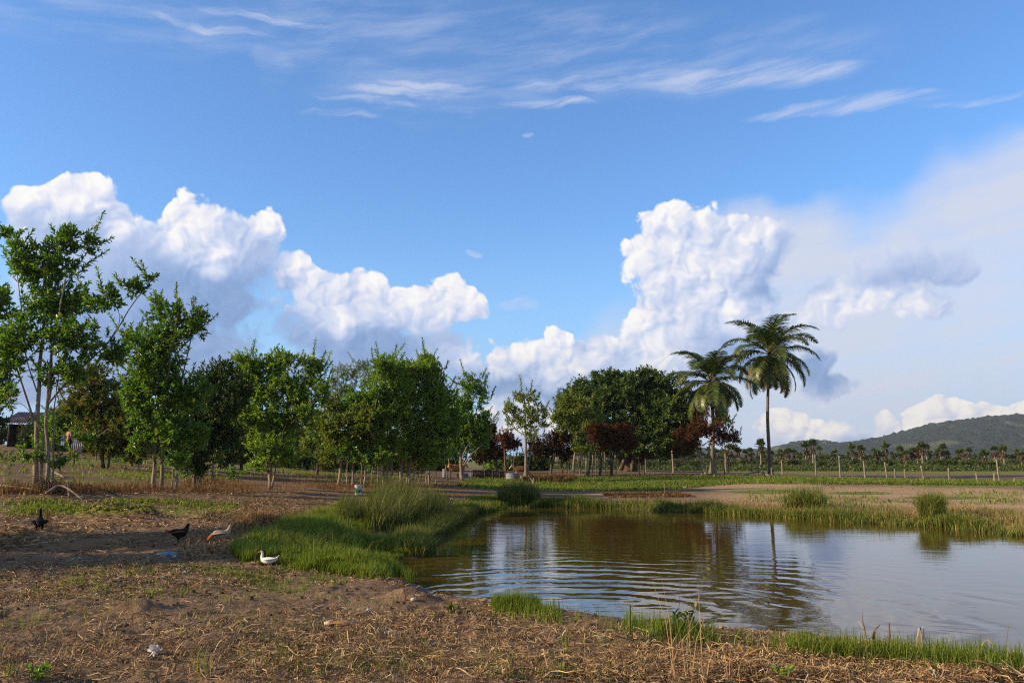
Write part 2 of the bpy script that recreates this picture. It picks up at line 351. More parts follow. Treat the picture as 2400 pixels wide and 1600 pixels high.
# ------------------------------------------------------------------ mesh helpers
class MB:
    """collects quads and links them as ONE mesh object"""
    def __init__(s): s.V = []; s.F = []; s.n = 0
    def add(s, V, F):
        V = np.asarray(V, float).reshape(-1, 3); F = np.asarray(F, int).reshape(-1, 4)
        s.V.append(V); s.F.append(F+s.n); s.n += len(V); return s
    def tube(s, path, rad, sides=6, squash=1.0):
        P = np.asarray(path, float); k = len(P); rad = np.broadcast_to(np.asarray(rad, float), (k,))
        T = np.gradient(P, axis=0); T /= np.linalg.norm(T, axis=1, keepdims=True)+1e-12
        ref = np.array([0.0, 0, 1]) if abs(T[:, 2]).mean() < 0.8 else np.array([1.0, 0, 0])
        U = np.cross(T, ref); U /= np.linalg.norm(U, axis=1, keepdims=True)+1e-12; Wv = np.cross(T, U)
        a = np.linspace(0, 2*np.pi, sides, endpoint=False)
        ring = P[:, None]+rad[:, None, None]*(np.cos(a)[None, :, None]*U[:, None]+squash*np.sin(a)[None, :, None]*Wv[:, None])
        V = ring.reshape(-1, 3); i = np.arange(k-1)[:, None]*sides; j = np.arange(sides)[None]; j2 = (j+1) % sides
        F = np.stack([i+j, i+j2, i+sides+j2, i+sides+j], -1).reshape(-1, 4)
        V = np.concatenate([V, P[:1], P[-1:]]); c0, c1 = len(V)-2, len(V)-1
        caps = []
        for q in range(0, sides, 2):
            caps.append([c0, (q+2) % sides, (q+1) % sides, q]); b = (k-1)*sides
            caps.append([c1, b+q, b+(q+1) % sides, b+(q+2) % sides])
        return s.add(V, np.concatenate([F, np.array(caps)]))
    def box(s, c, size, rz=0.0, tilt=None):
        c = np.asarray(c, float); h = np.asarray(size, float)/2
        q = np.array([[x, y, z] for z in (-1, 1) for y in (-1, 1) for x in (-1, 1)])*h
        if tilt is not None: q = q @ np.array(tilt).T
        co, si = math.cos(rz), math.sin(rz)
        q = np.stack([q[:, 0]*co-q[:, 1]*si, q[:, 0]*si+q[:, 1]*co, q[:, 2]], -1)
        return s.add(q+c, [[0, 2, 3, 1], [4, 5, 7, 6], [0, 1, 5, 4], [2, 6, 7, 3], [0, 4, 6, 2], [1, 3, 7, 5]])
    def ribbon(s, path, width, side):
        P = np.asarray(path, float); w = np.broadcast_to(np.asarray(width, float), (len(P),)); sd = np.asarray(side, float); sd = sd/np.linalg.norm(sd)
        V = np.stack([P-sd*w[:, None]/2, P+sd*w[:, None]/2], 1).reshape(-1, 3); i = np.arange(len(P)-1)*2
        return s.add(V, np.stack([i, i+1, i+3, i+2], -1))
    def build(s, name, mat, parent=None, smooth=True, loc=None):
        V = np.concatenate(s.V); F = np.concatenate(s.F)
        off = np.array(parent.location if parent is not None else (loc if loc is not None else (0, 0, 0)), float)
        if parent is not None and parent.parent is not None: off = off+np.array(parent.parent.location)
        V = V-off
        me = bpy.data.meshes.new(name)
        me.vertices.add(len(V)); me.vertices.foreach_set('co', V.astype(np.float32).ravel())
        me.loops.add(F.size); me.loops.foreach_set('vertex_index', F.astype(np.int32).ravel())
        me.polygons.add(len(F)); me.polygons.foreach_set('loop_start', np.arange(0, F.size, 4, dtype=np.int32))
        me.polygons.foreach_set('use_smooth', np.full(len(F), smooth))
        me.update(calc_edges=True); me.validate()
        if mat: me.materials.append(mat)
        o = bpy.data.objects.new(name, me); COL.objects.link(o)
        if parent is not None: o.parent = parent
        elif loc is not None: o.location = loc
        return o
def tag(o, label=None, cat=None, group=None, kind=None):
    if label: o['label'] = label
    if cat: o['category'] = cat
    if group: o['group'] = group
    if kind: o['kind'] = kind
    return o
def thing(name, label, cat, loc, group=None):
    o = bpy.data.objects.new(name, None); COL.objects.link(o); o.location = tuple(float(v) for v in loc); o.empty_display_size = 0.2
    return tag(o, label, cat, group)
def copy_tree(o, parent=None):
    c = o.copy(); COL.objects.link(c)
    if parent is not None: c.parent = parent
    for ch in [x for x in o.children]: copy_tree(ch, c)
    return c
def curve(pts, n=10):
    """smooth path through points"""
    P = np.asarray(pts, float); t = np.linspace(0, len(P)-1, n)
    if len(P) == 2: return P[0]+(P[1]-P[0])*(t/(len(P)-1))[:, None]
    Q = np.concatenate([2*P[:1]-P[1:2], P, 2*P[-1:]-P[-2:-1]]); out = []
    for u in t:
        i = min(int(u), len(P)-2); f = u-i; a, b, c, d = Q[i], Q[i+1], Q[i+2], Q[i+3]
        out.append(0.5*((2*b)+(c-a)*f+(2*a-5*b+4*c-d)*f*f+(3*b-a-3*c+d)*f**3))
    return np.array(out)
def skin_body(name, J, edges, mat, parent, sub=2):
    """one continuous body grown over a skeleton: J[name] = (x, y, z, radius)"""
    keys = list(J); me = bpy.data.meshes.new(name)
    me.from_pydata([J[k][:3] for k in keys], [(keys.index(a), keys.index(b)) for a, b in edges], [])
    o = bpy.data.objects.new(name, me); COL.objects.link(o)
    o.modifiers.new('skin', 'SKIN'); ss_ = o.modifiers.new('sub', 'SUBSURF'); ss_.levels = sub; ss_.render_levels = sub
    for i, k in enumerate(keys):
        r = J[k][3]; sv = me.skin_vertices[0].data[i]
        sv.radius = (r, r) if not isinstance(r, tuple) else r; sv.use_root = (i == 0)
    dg = bpy.context.evaluated_depsgraph_get(); dg.update()
    m2 = bpy.data.meshes.new_from_object(o.evaluated_get(dg)); m2.name = name
    o.modifiers.clear(); o.data = m2; bpy.data.meshes.remove(me)
    m2.polygons.foreach_set('use_smooth', np.full(len(m2.polygons), True))
    m2.materials.clear(); m2.materials.append(mat)
    o.parent = parent
    return o

# ------------------------------------------------------------------ materials
def material(name, fn):
    m = bpy.data.materials.new(name); m.use_nodes = True
    N = NT(m.node_tree); sh = fn(N); out = N.n('ShaderNodeOutputMaterial'); N.put(out.inputs[0], sh)
    return m
def pbsdf(N, col, rough=0.8, spec=0.3, normal=None, **kw):
    b = N.n('ShaderNodeBsdfPrincipled')
    N.put(b.inputs['Base Color'], (*col, 1) if isinstance(col, tuple) and len(col) == 3 else col)
    N.put(b.inputs['Roughness'], rough); N.put(b.inputs['Specular IOR Level'], spec)
    if normal is not None: N.put(b.inputs['Normal'], normal)
    for k, v in kw.items(): N.put(b.inputs[k.replace('_', ' ')], v)
    return b.outputs[0]
def bump(N, h, dist, strength=1.0):
    b = N.n('ShaderNodeBump'); N.put(b.inputs['Height'], h); b.inputs['Distance'].default_value = dist; b.inputs['Strength'].default_value = strength
    return b.outputs[0]
def leaf_mat(name, stops, rough=0.38, spec=0.45, trans=0.28, tcol=(1.35, 1.5, 0.55)):
    def fn(N):
        g = N.n('ShaderNodeNewGeometry'); rnd = g.outputs['Random Per Island']
        col = N.ramp(rnd, stops)
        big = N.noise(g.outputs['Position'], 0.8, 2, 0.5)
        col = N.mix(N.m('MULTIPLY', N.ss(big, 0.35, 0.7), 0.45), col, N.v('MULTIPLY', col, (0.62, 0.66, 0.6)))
        a = pbsdf(N, col, rough, spec)
        t = N.n('ShaderNodeBsdfTranslucent'); N.put(t.inputs[0], N.v('MULTIPLY', col, tcol))
        mx = N.n('ShaderNodeMixShader'); mx.inputs[0].default_value = trans; N.put(mx.inputs[1], a); N.put(mx.inputs[2], t.outputs[0])
        return mx.outputs[0]
    return material(name, fn)
def bark_mat(name, c0, c1, scale=6.0, stretch=0.25, bmp=0.02):
    def fn(N):
        tc = N.n('ShaderNodeTexCoord').outputs['Object']
        n = N.noise(N.v('MULTIPLY', tc, (1, 1, stretch)), scale, 5, 0.65)
        k = N.noise(tc, scale*0.3, 3, 0.5)
        col = N.mix(N.ss(n, 0.32, 0.68), c0, c1)
        col = N.mix(N.m('MULTIPLY', N.ss(k, 0.5, 0.7), 0.5), col, tuple(v*0.45 for v in c0))
        return pbsdf(N, col, 0.9, 0.15, bump(N, n, bmp))
    return material(name, fn)
def plain_mat(name, c, rough=0.7, spec=0.3, var=0.25, scale=8.0, **kw):
    def fn(N):
        tc = N.n('ShaderNodeTexCoord').outputs['Object']
        n = N.noise(tc, scale, 4, 0.6)
        return pbsdf(N, N.mix(n, tuple(v*(1-var) for v in c), tuple(min(v*(1+var), 1) for v in c)), rough, spec, **kw)
    return material(name, fn)
def island_mat(name, stops, rough=0.75, spec=0.2, trans=0.0, tcol=(1.3, 1.4, 0.6)):
    def fn(N):
        g = N.n('ShaderNodeNewGeometry')
        col = N.ramp(g.outputs['Random Per Island'], stops)
        a = pbsdf(N, col, rough, spec)
        if not trans: return a
        t = N.n('ShaderNodeBsdfTranslucent'); N.put(t.inputs[0], N.v('MULTIPLY', col, tcol))
        mx = N.n('ShaderNodeMixShader'); mx.inputs[0].default_value = trans; N.put(mx.inputs[1], a); N.put(mx.inputs[2], t.outputs[0])
        return mx.outputs[0]
    return material(name, fn)

# ------------------------------------------------------------------ ground sheet
PX, PY = to_pix(GX, GY, GZ)
def ell(cx, cy, rx, ry, soft=0.5):
    q = ((PX-cx)/rx)**2+((PY-cy)/ry)**2
    return np.nan_to_num(1-smooth(1-soft, 1+soft, q))
_r = np.hypot(GX, GY)
green = np.zeros_like(GX); pale = np.zeros_like(GX); dry = np.zeros_like(GX)
for a in [(1450, 1108, 210, 14), (1640, 1100, 150, 8), (1250, 1112, 160, 9), (1900, 1103, 240, 6), (2240, 1112, 160, 9), (1120, 1106, 120, 6), (1980, 1132, 80, 4), (1750, 1128, 90, 6), (2180, 1143, 120, 4), (1800, 1095, 120, 4),
          (170, 1172, 160, 13), (60, 1165, 90, 10), (460, 1168, 120, 10), (200, 1105, 120, 6), (330, 1090, 150, 6), (130, 1060, 160, 6), (280, 1060, 120, 6), (560, 1075, 120, 6), (520, 1180, 160, 8), (740, 1080, 120, 8), (2250, 1185, 120, 8), (420, 1330, 160, 22), (230, 1310, 120, 12), (640, 1350, 120, 14)]:
    green = np.maximum(green, ell(*a)*(1.0 if a[1] < 1290 else 0.35))
for a in [(2050, 1140, 420, 24), (1750, 1118, 140, 12), (2250, 1160, 220, 22), (1420, 1136, 80, 5), (1850, 1150, 200, 16)]:
    pale = np.maximum(pale, ell(*a))
for a in [(600, 1115, 420, 16), (880, 1118, 220, 14), (1000, 1135, 140, 14), (1250, 1100, 120, 5), (2000, 1180, 420, 18), (1480, 1128, 120, 6), (300, 1250, 260, 18)]:
    dry = np.maximum(dry, ell(*a))
_n1 = fbm(GX*0.5, GY*0.5, 4, 91)
green = np.clip(green*(0.75+0.9*_n1), 0, 1); pale = np.clip(pale*(0.85+0.5*_n1), 0, 1); dry = np.clip(dry*(0.8-0.6*_n1), 0, 1)
_sd = pond_sd(GX, GY)
green = np.maximum(green, (1-smooth(0.2, 2.4, _sd))*(_sd > 0)*(GY > 13)*0.85)
green = np.maximum(green, smooth(95, 120, _r)*0.9)
def build_ground():
    nr, na = GX.shape
    mb = MB(); i = np.arange(nr-1)[:, None]*na; j = np.arange(na-1)[None]
    F = np.stack([i+j, i+na+j, i+na+j+1, i+j+1], -1)[:, :, [0, 3, 2, 1]].reshape(-1, 4)
    mb.add(np.stack([GX, GY, GZ], -1), F)
    def fn(N):
        at_ = N.n('ShaderNodeAttribute', attribute_name='cover')
        sp = N.n('ShaderNodeSeparateColor'); N.put(sp.inputs[0], at_.outputs['Color'])
        g, pl, dr = sp.outputs
        pos = N.n('ShaderNodeNewGeometry').outputs['Position']
        n1 = N.noise(pos, 0.9, 5, 0.6); n2 = N.noise(pos, 9, 5, 0.65); n3 = N.noise(pos, 42, 3, 0.6)
        n4 = N.noise(N.v('MULTIPLY', pos, (1.0, 2.2, 1)), 3.3, 4, 0.6)
        soil = N.mix(N.ss(n2, 0.3, 0.72), (0.098, 0.061, 0.037), (0.255, 0.168, 0.102))
        soil = N.mix(N.m('MULTIPLY', N.ss(n1, 0.42, 0.68), 0.55), soil, (0.31, 0.208, 0.128))
        straw = N.mix(n3, (0.16, 0.085, 0.036), (0.36, 0.235, 0.115))
        soil = N.mix(N.m('MULTIPLY', N.ss(n3, 0.50, 0.72), N.ss(n4, 0.35, 0.6)), soil, straw)
        palec = N.mix(N.ss(n2, 0.3, 0.7), (0.42, 0.28, 0.145), (0.56, 0.39, 0.215))
        col = N.mix(N.m('MULTIPLY', pl, N.ss(n4, 0.25, 0.5)), soil, palec)
        col = N.mix(N.m('MULTIPLY', dr, N.ss(n4, 0.3, 0.62)), col, N.mix(n3, (0.21, 0.105, 0.04), (0.34, 0.20, 0.09)))
        grass = N.mix(n3, (0.085, 0.125, 0.018), (0.20, 0.22, 0.045))
        grass = N.mix(N.ss(n1, 0.4, 0.7), grass, (0.26, 0.21, 0.07))
        gm = N.ss(N.m('ADD', g, N.m('MULTIPLY', N.m('SUBTRACT', n4, 0.5), 1.1)), 0.25, 0.75)
        col = N.mix(gm, col, grass)
        wet = at_.outputs['Alpha']
        col = N.mix(N.m('MULTIPLY', wet, 0.85), col, N.v('MULTIPLY', col, (0.40, 0.36, 0.34)))
        h = N.m('ADD', N.m('MULTIPLY', n2, 0.6), N.m('MULTIPLY', n3, 0.4))
        return pbsdf(N, col, N.m('MULTIPLY_ADD', wet, -0.45, 0.95), 0.12, bump(N, h, 0.05, 0.9))
    o = mb.build('ground', material('soil_and_turf', fn)); tag(o, kind='structure')
    at_ = o.data.attributes.new('cover', 'FLOAT_COLOR', 'POINT')
    at_.data.foreach_set('color', np.stack([green, pale, dry, 1-smooth(.05, .75, _sd+.3*_n1)], -1).astype(np.float32).ravel())
build_ground()

# ------------------------------------------------------------------ pond water
RIP = flat(1330, 1398, WATER_Z); RIP2 = flat(1690, 1392, WATER_Z)
def build_water():
    xs = np.arange(-8, 24, 0.5); ys = np.arange(6, 38, 0.5)
    X, Y = np.meshgrid(xs, ys, indexing='ij'); m = pond_sd(X+.25, Y+.25) < 0.9
    V = np.stack([X, Y, np.full_like(X, WATER_Z)], -1); nx, ny = X.shape
    idx = np.arange(nx*ny).reshape(nx, ny); F = np.stack([idx[:-1, :-1], idx[1:, :-1], idx[1:, 1:], idx[:-1, 1:]], -1)[m[:-1, :-1]]
    def fn(N):
        pos = N.n('ShaderNodeNewGeometry').outputs['Position']
        rel = N.v('SUBTRACT', pos, (float(RIP[0]), float(RIP[1]), WATER_Z))
        nz = N.v('SUBTRACT', N.noise(pos, 0.6, 3, 0.6, col=True), (0.5, 0.5, 0.5))
        rel = N.v('MULTIPLY_ADD', nz, (1.5, 1.3, 0), rel)
        r = N.v('LENGTH', N.v('MULTIPLY', rel, (0.86, 1.0, 0)))
        amp = N.m('MULTIPLY', N.ss(r, 8.5, 1.2), N.ss(r, 0.3, 0.9))
        ph = N.m('MULTIPLY', N.m('POWER', r, 0.92), 6.2832/0.47)
        s1 = N.m('MULTIPLY_ADD', N.m('SINE', N.m('MULTIPLY', ph, 1.43)), 0.35, N.m('SINE', ph))
        env = N.m('MULTIPLY_ADD', N.noise(N.v('MULTIPLY', pos, (0.5, 1.2, 1)), 0.9, 3, 0.6), 2.6, -0.65)
        h = N.m('MULTIPLY', N.m('MULTIPLY', s1, amp), N.m('MULTIPLY', env, 0.0042))
        rel2 = N.v('MULTIPLY_ADD', nz, (0.7, 0.7, 0), N.v('SUBTRACT', pos, (float(RIP2[0]), float(RIP2[1]), WATER_Z)))
        r2 = N.v('LENGTH', rel2)
        s2 = N.m('MULTIPLY', N.m('SINE', N.m('MULTIPLY', r2, 6.2832/0.36)), N.m('MULTIPLY', N.ss(r2, 4.6, 0.5), N.ss(r2, 0.1, 0.5)))
        h = N.m('MULTIPLY_ADD', N.m('MULTIPLY', s2, N.m('SUBTRACT', 1.25, env)), 0.0013, h)
        w1 = N.noise(N.v('MULTIPLY', pos, (0.55, 3.0, 1)), 2.0, 3, 0.5)
        w2 = N.noise(N.v('MULTIPLY', pos, (0.28, 1.5, 1)), 1.0, 2, 0.5)
        calm = N.ss(N.noise(pos, 0.16, 2, 0.5), 0.25, 0.75)
        h = N.m('ADD', h, N.m('MULTIPLY', w1, N.m('MULTIPLY_ADD', calm, 0.0034, 0.0012)))
        h = N.m('ADD', h, N.m('MULTIPLY', w2, 0.004))
        return pbsdf(N, N.mix(N.noise(pos, 0.4, 3), (0.066, 0.043, 0.008), (0.098, 0.066, 0.013)), 0.02, 0.5, bump(N, h, 1.0), IOR=1.333)
    o = MB().add(V, F).build('pond_water', material('murky_pond_water', fn)); tag(o, kind='structure')
    # drop unused corners
    import bmesh
    bm = bmesh.new(); bm.from_mesh(o.data); bmesh.ops.delete(bm, geom=[v for v in bm.verts if not v.link_faces], context='VERTS'); bm.to_mesh(o.data); bm.free()
build_water()

# ------------------------------------------------------------------ leaves, blades
def leaf_faces(n):
    i = np.arange(n)[:, None]*6
    return np.concatenate([i+np.array([[0, 1, 2, 3]]), i+np.array([[0, 3, 4, 5]])])
def add_leaves(mb, P, D, Nn, L, Wd, fold=0.25):
    """folded leaf blades: base P, direction D, upward side Nn, length L, width Wd"""
    D = D/(np.linalg.norm(D, axis=1, keepdims=True)+1e-9)
    Sd = np.cross(D, Nn); Sd /= np.linalg.norm(Sd, axis=1, keepdims=True)+1e-9; Up = np.cross(Sd, D)
    L = L[:, None]; Wd = Wd[:, None]
    f = Up*Wd*fold; droop = -Up*L*0.10
    pts = np.stack([P, P+D*L*0.35+Sd*Wd*0.5+f, P+D*L*0.74+Sd*Wd*0.42+f+droop*0.5, P+D*L+droop,
                    P+D*L*0.74-Sd*Wd*0.42+f+droop*0.5, P+D*L*0.35-Sd*Wd*0.5+f], 1)
    mb.add(pts.reshape(-1, 3), leaf_faces(len(P)))
def rand_dir(n):
    v = rng.normal(size=(n, 3)); return v/np.linalg.norm(v, axis=1, keepdims=True)
def add_rosettes(mb, A, axis, k, L, wr, spread=1.0, droop=0.0):
    """k leaves in a whorl about each twig tip A"""
    n = len(A); axis = axis/(np.linalg.norm(axis, axis=1, keepdims=True)+1e-9)
    e1 = np.cross(axis, rand_dir(n)); e1 /= np.linalg.norm(e1, axis=1, keepdims=True)+1e-9; e2 = np.cross(axis, e1)
    A = np.repeat(A, k, 0); axis = np.repeat(axis, k, 0); e1 = np.repeat(e1, k, 0); e2 = np.repeat(e2, k, 0)
    ph = np.tile(np.arange(k)*2.399, n)+np.repeat(uni(0, 6.28, n), k)
    t = np.tile(np.linspace(0, 1, k), n)
    el_ = (0.15+1.15*t*spread)+uni(-.25, .25, n*k)
    rad = np.cos(ph)[:, None]*e1+np.sin(ph)[:, None]*e2
    D = axis*np.cos(el_)[:, None]+rad*np.sin(el_)[:, None]; D[:, 2] -= droop
    Nn = axis*np.sin(el_)[:, None]-rad*np.cos(el_)[:, None]+np.array([0, 0, 0.4])
    ln = L*uni(.7, 1.2, n*k)
    add_leaves(mb, A-axis*(t*L*0.6)[:, None], D, Nn, ln, ln*wr)
def add_blades(mb, P, h, w, lean=0.3, bend=0.4, head=None):
    """upright grass blades"""
    n = len(P); a = uni(0, 6.28, n); ln = np.abs(rng.normal(0, lean, n)) if np.isscalar(lean) else lean
    d = np.stack([np.cos(a), np.sin(a), np.zeros(n)], -1)
    if head is not None: d = d+np.array(head)
    up = np.array([0, 0, 1.0]); sd = np.stack([-np.sin(a+0.6), np.cos(a+0.6), np.zeros(n)], -1)
    h = h[:, None]; w = w[:, None]; ln = ln[:, None]
    p1 = P+(up*0.55+d*ln*0.45)*h; p2 = P+(up*(1-bend*ln*0.5)+d*(ln*(1+bend)))*h
    V = np.stack([P-sd*w*.5, P+sd*w*.5, p1-sd*w*.38, p1+sd*w*.38, p2-sd*w*.08, p2+sd*w*.08], 1).reshape(-1, 3)
    i = np.arange(n)[:, None]*6
    mb.add(V, np.concatenate([i+np.array([[0, 1, 3, 2]]), i+np.array([[2, 3, 5, 4]])]))

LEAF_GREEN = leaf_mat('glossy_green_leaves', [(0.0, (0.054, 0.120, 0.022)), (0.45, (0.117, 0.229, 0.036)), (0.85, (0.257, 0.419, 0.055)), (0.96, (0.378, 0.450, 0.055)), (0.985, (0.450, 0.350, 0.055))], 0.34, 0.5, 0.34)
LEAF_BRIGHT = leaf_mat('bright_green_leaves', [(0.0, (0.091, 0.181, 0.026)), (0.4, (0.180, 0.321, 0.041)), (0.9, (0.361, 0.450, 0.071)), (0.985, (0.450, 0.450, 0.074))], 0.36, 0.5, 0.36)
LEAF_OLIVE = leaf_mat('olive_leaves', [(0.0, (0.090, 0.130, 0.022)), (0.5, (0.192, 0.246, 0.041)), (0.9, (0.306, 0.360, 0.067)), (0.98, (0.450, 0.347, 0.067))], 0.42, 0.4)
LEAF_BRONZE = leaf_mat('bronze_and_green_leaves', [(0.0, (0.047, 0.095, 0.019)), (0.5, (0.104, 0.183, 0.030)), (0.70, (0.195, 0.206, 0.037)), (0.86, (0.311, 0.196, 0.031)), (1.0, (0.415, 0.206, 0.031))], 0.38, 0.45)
LEAF_DARK = leaf_mat('dark_leaves', [(0.0, (0.027, 0.059, 0.015)), (0.5, (0.058, 0.104, 0.022)), (0.92, (0.114, 0.176, 0.032)), (0.98, (0.255, 0.170, 0.036))], 0.42, 0.4, 0.18)
LEAF_MANGO = leaf_mat('mango_leaves', [(0.0, (0.031, 0.070, 0.015)), (0.5, (0.075, 0.132, 0.025)), (0.9, (0.159, 0.246, 0.041)), (0.97, (0.265, 0.217, 0.045))], 0.40, 0.4, 0.2)
LEAF_RED = leaf_mat('withered_red_leaves', [(0.0, (0.060, 0.022, 0.010)), (0.5, (0.135, 0.048, 0.018)), (0.9, (0.21, 0.085, 0.030)), (0.98, (0.09, 0.10, 0.02))], 0.6, 0.2, 0.25, (1.4, 1.0, 0.7))
LEAF_BROWN = leaf_mat('withered_brown_leaves', [(0.0, (0.030, 0.017, 0.009)), (0.5, (0.070, 0.036, 0.016)), (0.85, (0.12, 0.058, 0.022)), (0.95, (0.06, 0.075, 0.015))], 0.6, 0.2, 0.2, (1.4, 1.0, 0.8))
BARK_PALE = bark_mat('pale_bark', (0.20, 0.15, 0.10), (0.37, 0.30, 0.22))
BARK_DARK = bark_mat('dark_bark', (0.07, 0.05, 0.035), (0.15, 0.115, 0.08))
BARK_GREY = bark_mat('grey_bark', (0.17, 0.135, 0.10), (0.30, 0.25, 0.195))

# ------------------------------------------------------------------ trees
def tree(name, label, base, stems, crowns, leaf, bark, L=0.15, wr=0.36, k=7, lai=1.3, r0=0.07, depth=0.85, droop=0.0, upward=0.55, clump=0.0, branches=True, group=None, cat='tree', nsub=9, extra=None, spread=1.0, shoots=1.0, limbs=()):
    """base (px, py, Y); stems and crowns are read from the photograph at that distance.
    crowns: (px, py, rx, ry[, density])"""
    bx, by, Y = base; m = Y/F_PX
    p0 = at(bx, by, Y); p0[2] = float(H(p0[0], p0[1]))-0.02
    root = thing(name, label, cat, p0, group)
    tm = MB(); lm = MB(); paths = []
    for st in stems:
        r = st[0]; dy = st[1]; q = [at(x, y, Y+dy*(i/(max(len(st)-3, 1)))) for i, (x, y) in enumerate(st[2:])]
        s0 = at(st[2][0], by, Y); q[0] = np.array([s0[0], s0[1], float(H(s0[0], s0[1]))-0.05])
        P = curve(q, 14); P[1:-1] += rng.normal(0, 0.012, (len(P)-2, 3))*min(1, Y/25)
        rr = np.linspace(r, r*0.28, len(P)); rr[0] *= 1.35
        tm.tube(P, rr, 8); paths.append((P, rr))
    for pts, r in limbs:
        P = curve([at(x, y, Y) for x, y in pts], 12); rr = np.linspace(r, r*.3, 12); tm.tube(P, rr, 6); paths.append((P, rr))
    for c in crowns:
        cx, cy, rx, ry = c[:4]; dn = c[4] if len(c) > 4 else 1.0
        rx, ry = rx*m*1.07, ry*m*1.05; rz = (rx+ry)/2*depth
        cen = at(cx, cy, Y)+np.array([0, uni(-0.35, 0.35)*rz, 0])
        area = math.pi*rx*ry
        n = max(4, int(1.12*dn*lai*area/(k*L*L*wr*0.72*0.5)))
        u = rand_dir(n)*(1-0.75*uni(0, 1, n)**1.6)[:, None]
        if clump > 0:
            nc = max(6, int(n*clump/8)); cc = rand_dir(nc)*(1-0.45*uni(0, 1, nc)**1.5)[:, None]
            pick = rng.integers(0, nc, n); u = cc[pick]+rng.normal(0, 0.13, (n, 3))
        else:
            nc = max(5, int(7*math.sqrt(area)))
            cc = rand_dir(nc)*(1-0.5*uni(0, 1, nc))[:, None]; pick = rng.integers(0, nc, n); w = uni(0.15, 0.85, n)[:, None]
            u = u*(1-w)+cc[pick]*w
        A = cen+u*np.array([rx, rz, ry])*1.04
        ax = u*np.array([1, 1, 1.0])+np.array([0, 0, upward])+rng.normal(0, .35, (n, 3))
        add_rosettes(lm, A, ax, k, L, wr, spread, droop)
        if shoots and cat == 'tree':                       # upright leafy shoots that break the outline
            ns = max(2, int(shoots*2.2*math.sqrt(area)))
            us = rand_dir(ns); us[:, 2] = np.abs(us[:, 2])*1.0-0.25; d = us*0.75+np.array([0, 0, 0.9])+rng.normal(0, .2, (ns, 3)); d /= np.linalg.norm(d, axis=1, keepdims=True)
            S0 = cen+us*np.array([rx, rz, ry])*.9; nl = rng.integers(3, 7, ns)
            for j in range(6):
                mk = nl > j; add_rosettes(lm, S0[mk]+d[mk]*(j*L*.95), d[mk]+rng.normal(0, .15, (mk.sum(), 3)), k, L*(1-.05*j), wr, spread, droop)
            for s1, d1, q1 in zip(S0, d, nl): tm.tube([cen+(s1-cen)*.25, cen+(s1-cen)*.75, s1, s1+d1*L*.95*(q1-1)], [.014, .010, .007, .004], 4)
        if branches and paths:
            best = None
            for P, rr in paths:
                for i in range(3, len(P)):
                    hd = math.hypot(P[i][0]-cen[0], P[i][1]-cen[1]); dz = (cen[2]-P[i][2])
                    sc = abs(dz-0.75*hd)+0.35*hd
                    if best is None or sc < best[0]: best = (sc, P[i], rr[i])
            b, br = best[1], best[2]
            mid = (b+cen)/2+np.array([0, 0, -0.10*np.linalg.norm(cen-b)])+rng.normal(0, .05, 3)*np.linalg.norm(cen-b)
            br = max(br*0.6, 0.012)
            tm.tube(curve([b, mid, cen], 7), np.linspace(br, br*0.45, 7), 5)
            for q in rng.choice(n, min(n, nsub), replace=False):
                e = A[q]; s_ = b+(cen-b)*uni(0.45, 1.0)
                s_ = curve([b, mid, cen], 11)[int(uni(4, 11))]
                mm = (s_+e)/2+np.array([0, 0, -0.06*np.linalg.norm(e-s_)])
                tm.tube(curve([s_, mm, e], 5), np.linspace(br*0.42, br*0.14+0.002, 5), 4)
    if extra: extra(tm, lm)
    tm.build('trunk', bark, root); lm.build('crown', leaf, root, smooth=False)
    return root

# --- the near trees on the left rise
T1_LIMBS = [([(112, 1072), (150, 1045), (205, 1015), (262, 975)], .026), ([(108, 930), (170, 860), (250, 785), (300, 705), (345, 648)], .032), ([(78, 965), (40, 850), (8, 765), (-40, 700)], .03),
            ([(100, 880), (160, 800), (190, 740)], .025), ([(88, 1020), (40, 1090), (10, 1130)], .02), ([(85, 900), (60, 820), (50, 740)], .022), ([(95, 990), (60, 935), (15, 915)], .016), ([(104, 950), (175, 905), (235, 868)], .018), ([(250, 785), (275, 735), (262, 690)], .016), ([(104, 700), (160, 640), (205, 570)], .018), ([(60, 820), (48, 700), (30, 570), (12, 530)], .018)]
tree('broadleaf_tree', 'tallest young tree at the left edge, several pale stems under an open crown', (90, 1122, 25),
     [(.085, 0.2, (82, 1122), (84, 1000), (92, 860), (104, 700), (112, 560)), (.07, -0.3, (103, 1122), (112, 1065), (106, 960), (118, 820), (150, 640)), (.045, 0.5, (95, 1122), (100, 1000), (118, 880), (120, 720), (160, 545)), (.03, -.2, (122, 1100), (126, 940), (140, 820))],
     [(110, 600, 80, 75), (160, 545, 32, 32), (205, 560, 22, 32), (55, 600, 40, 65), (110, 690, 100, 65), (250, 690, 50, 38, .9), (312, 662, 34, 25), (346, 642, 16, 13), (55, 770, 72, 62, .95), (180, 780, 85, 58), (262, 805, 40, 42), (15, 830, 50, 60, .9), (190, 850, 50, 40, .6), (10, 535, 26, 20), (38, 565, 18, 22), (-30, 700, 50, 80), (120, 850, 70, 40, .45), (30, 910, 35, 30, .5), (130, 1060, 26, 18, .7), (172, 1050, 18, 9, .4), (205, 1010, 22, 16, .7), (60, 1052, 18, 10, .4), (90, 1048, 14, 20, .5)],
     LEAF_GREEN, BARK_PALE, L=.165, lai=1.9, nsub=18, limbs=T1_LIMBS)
tree('broadleaf_tree', 'dark leafy tree cut by the left edge, standing behind the tin roofed hut', (-60, 1040, 48), [(.12, 0, (-60, 1040), (-55, 960), (-40, 860))],
     [(-40, 880, 60, 70), (5, 900, 26, 55), (-20, 960, 40, 40), (10, 855, 20, 26)], LEAF_DARK, BARK_DARK, L=.2, lai=2.0)
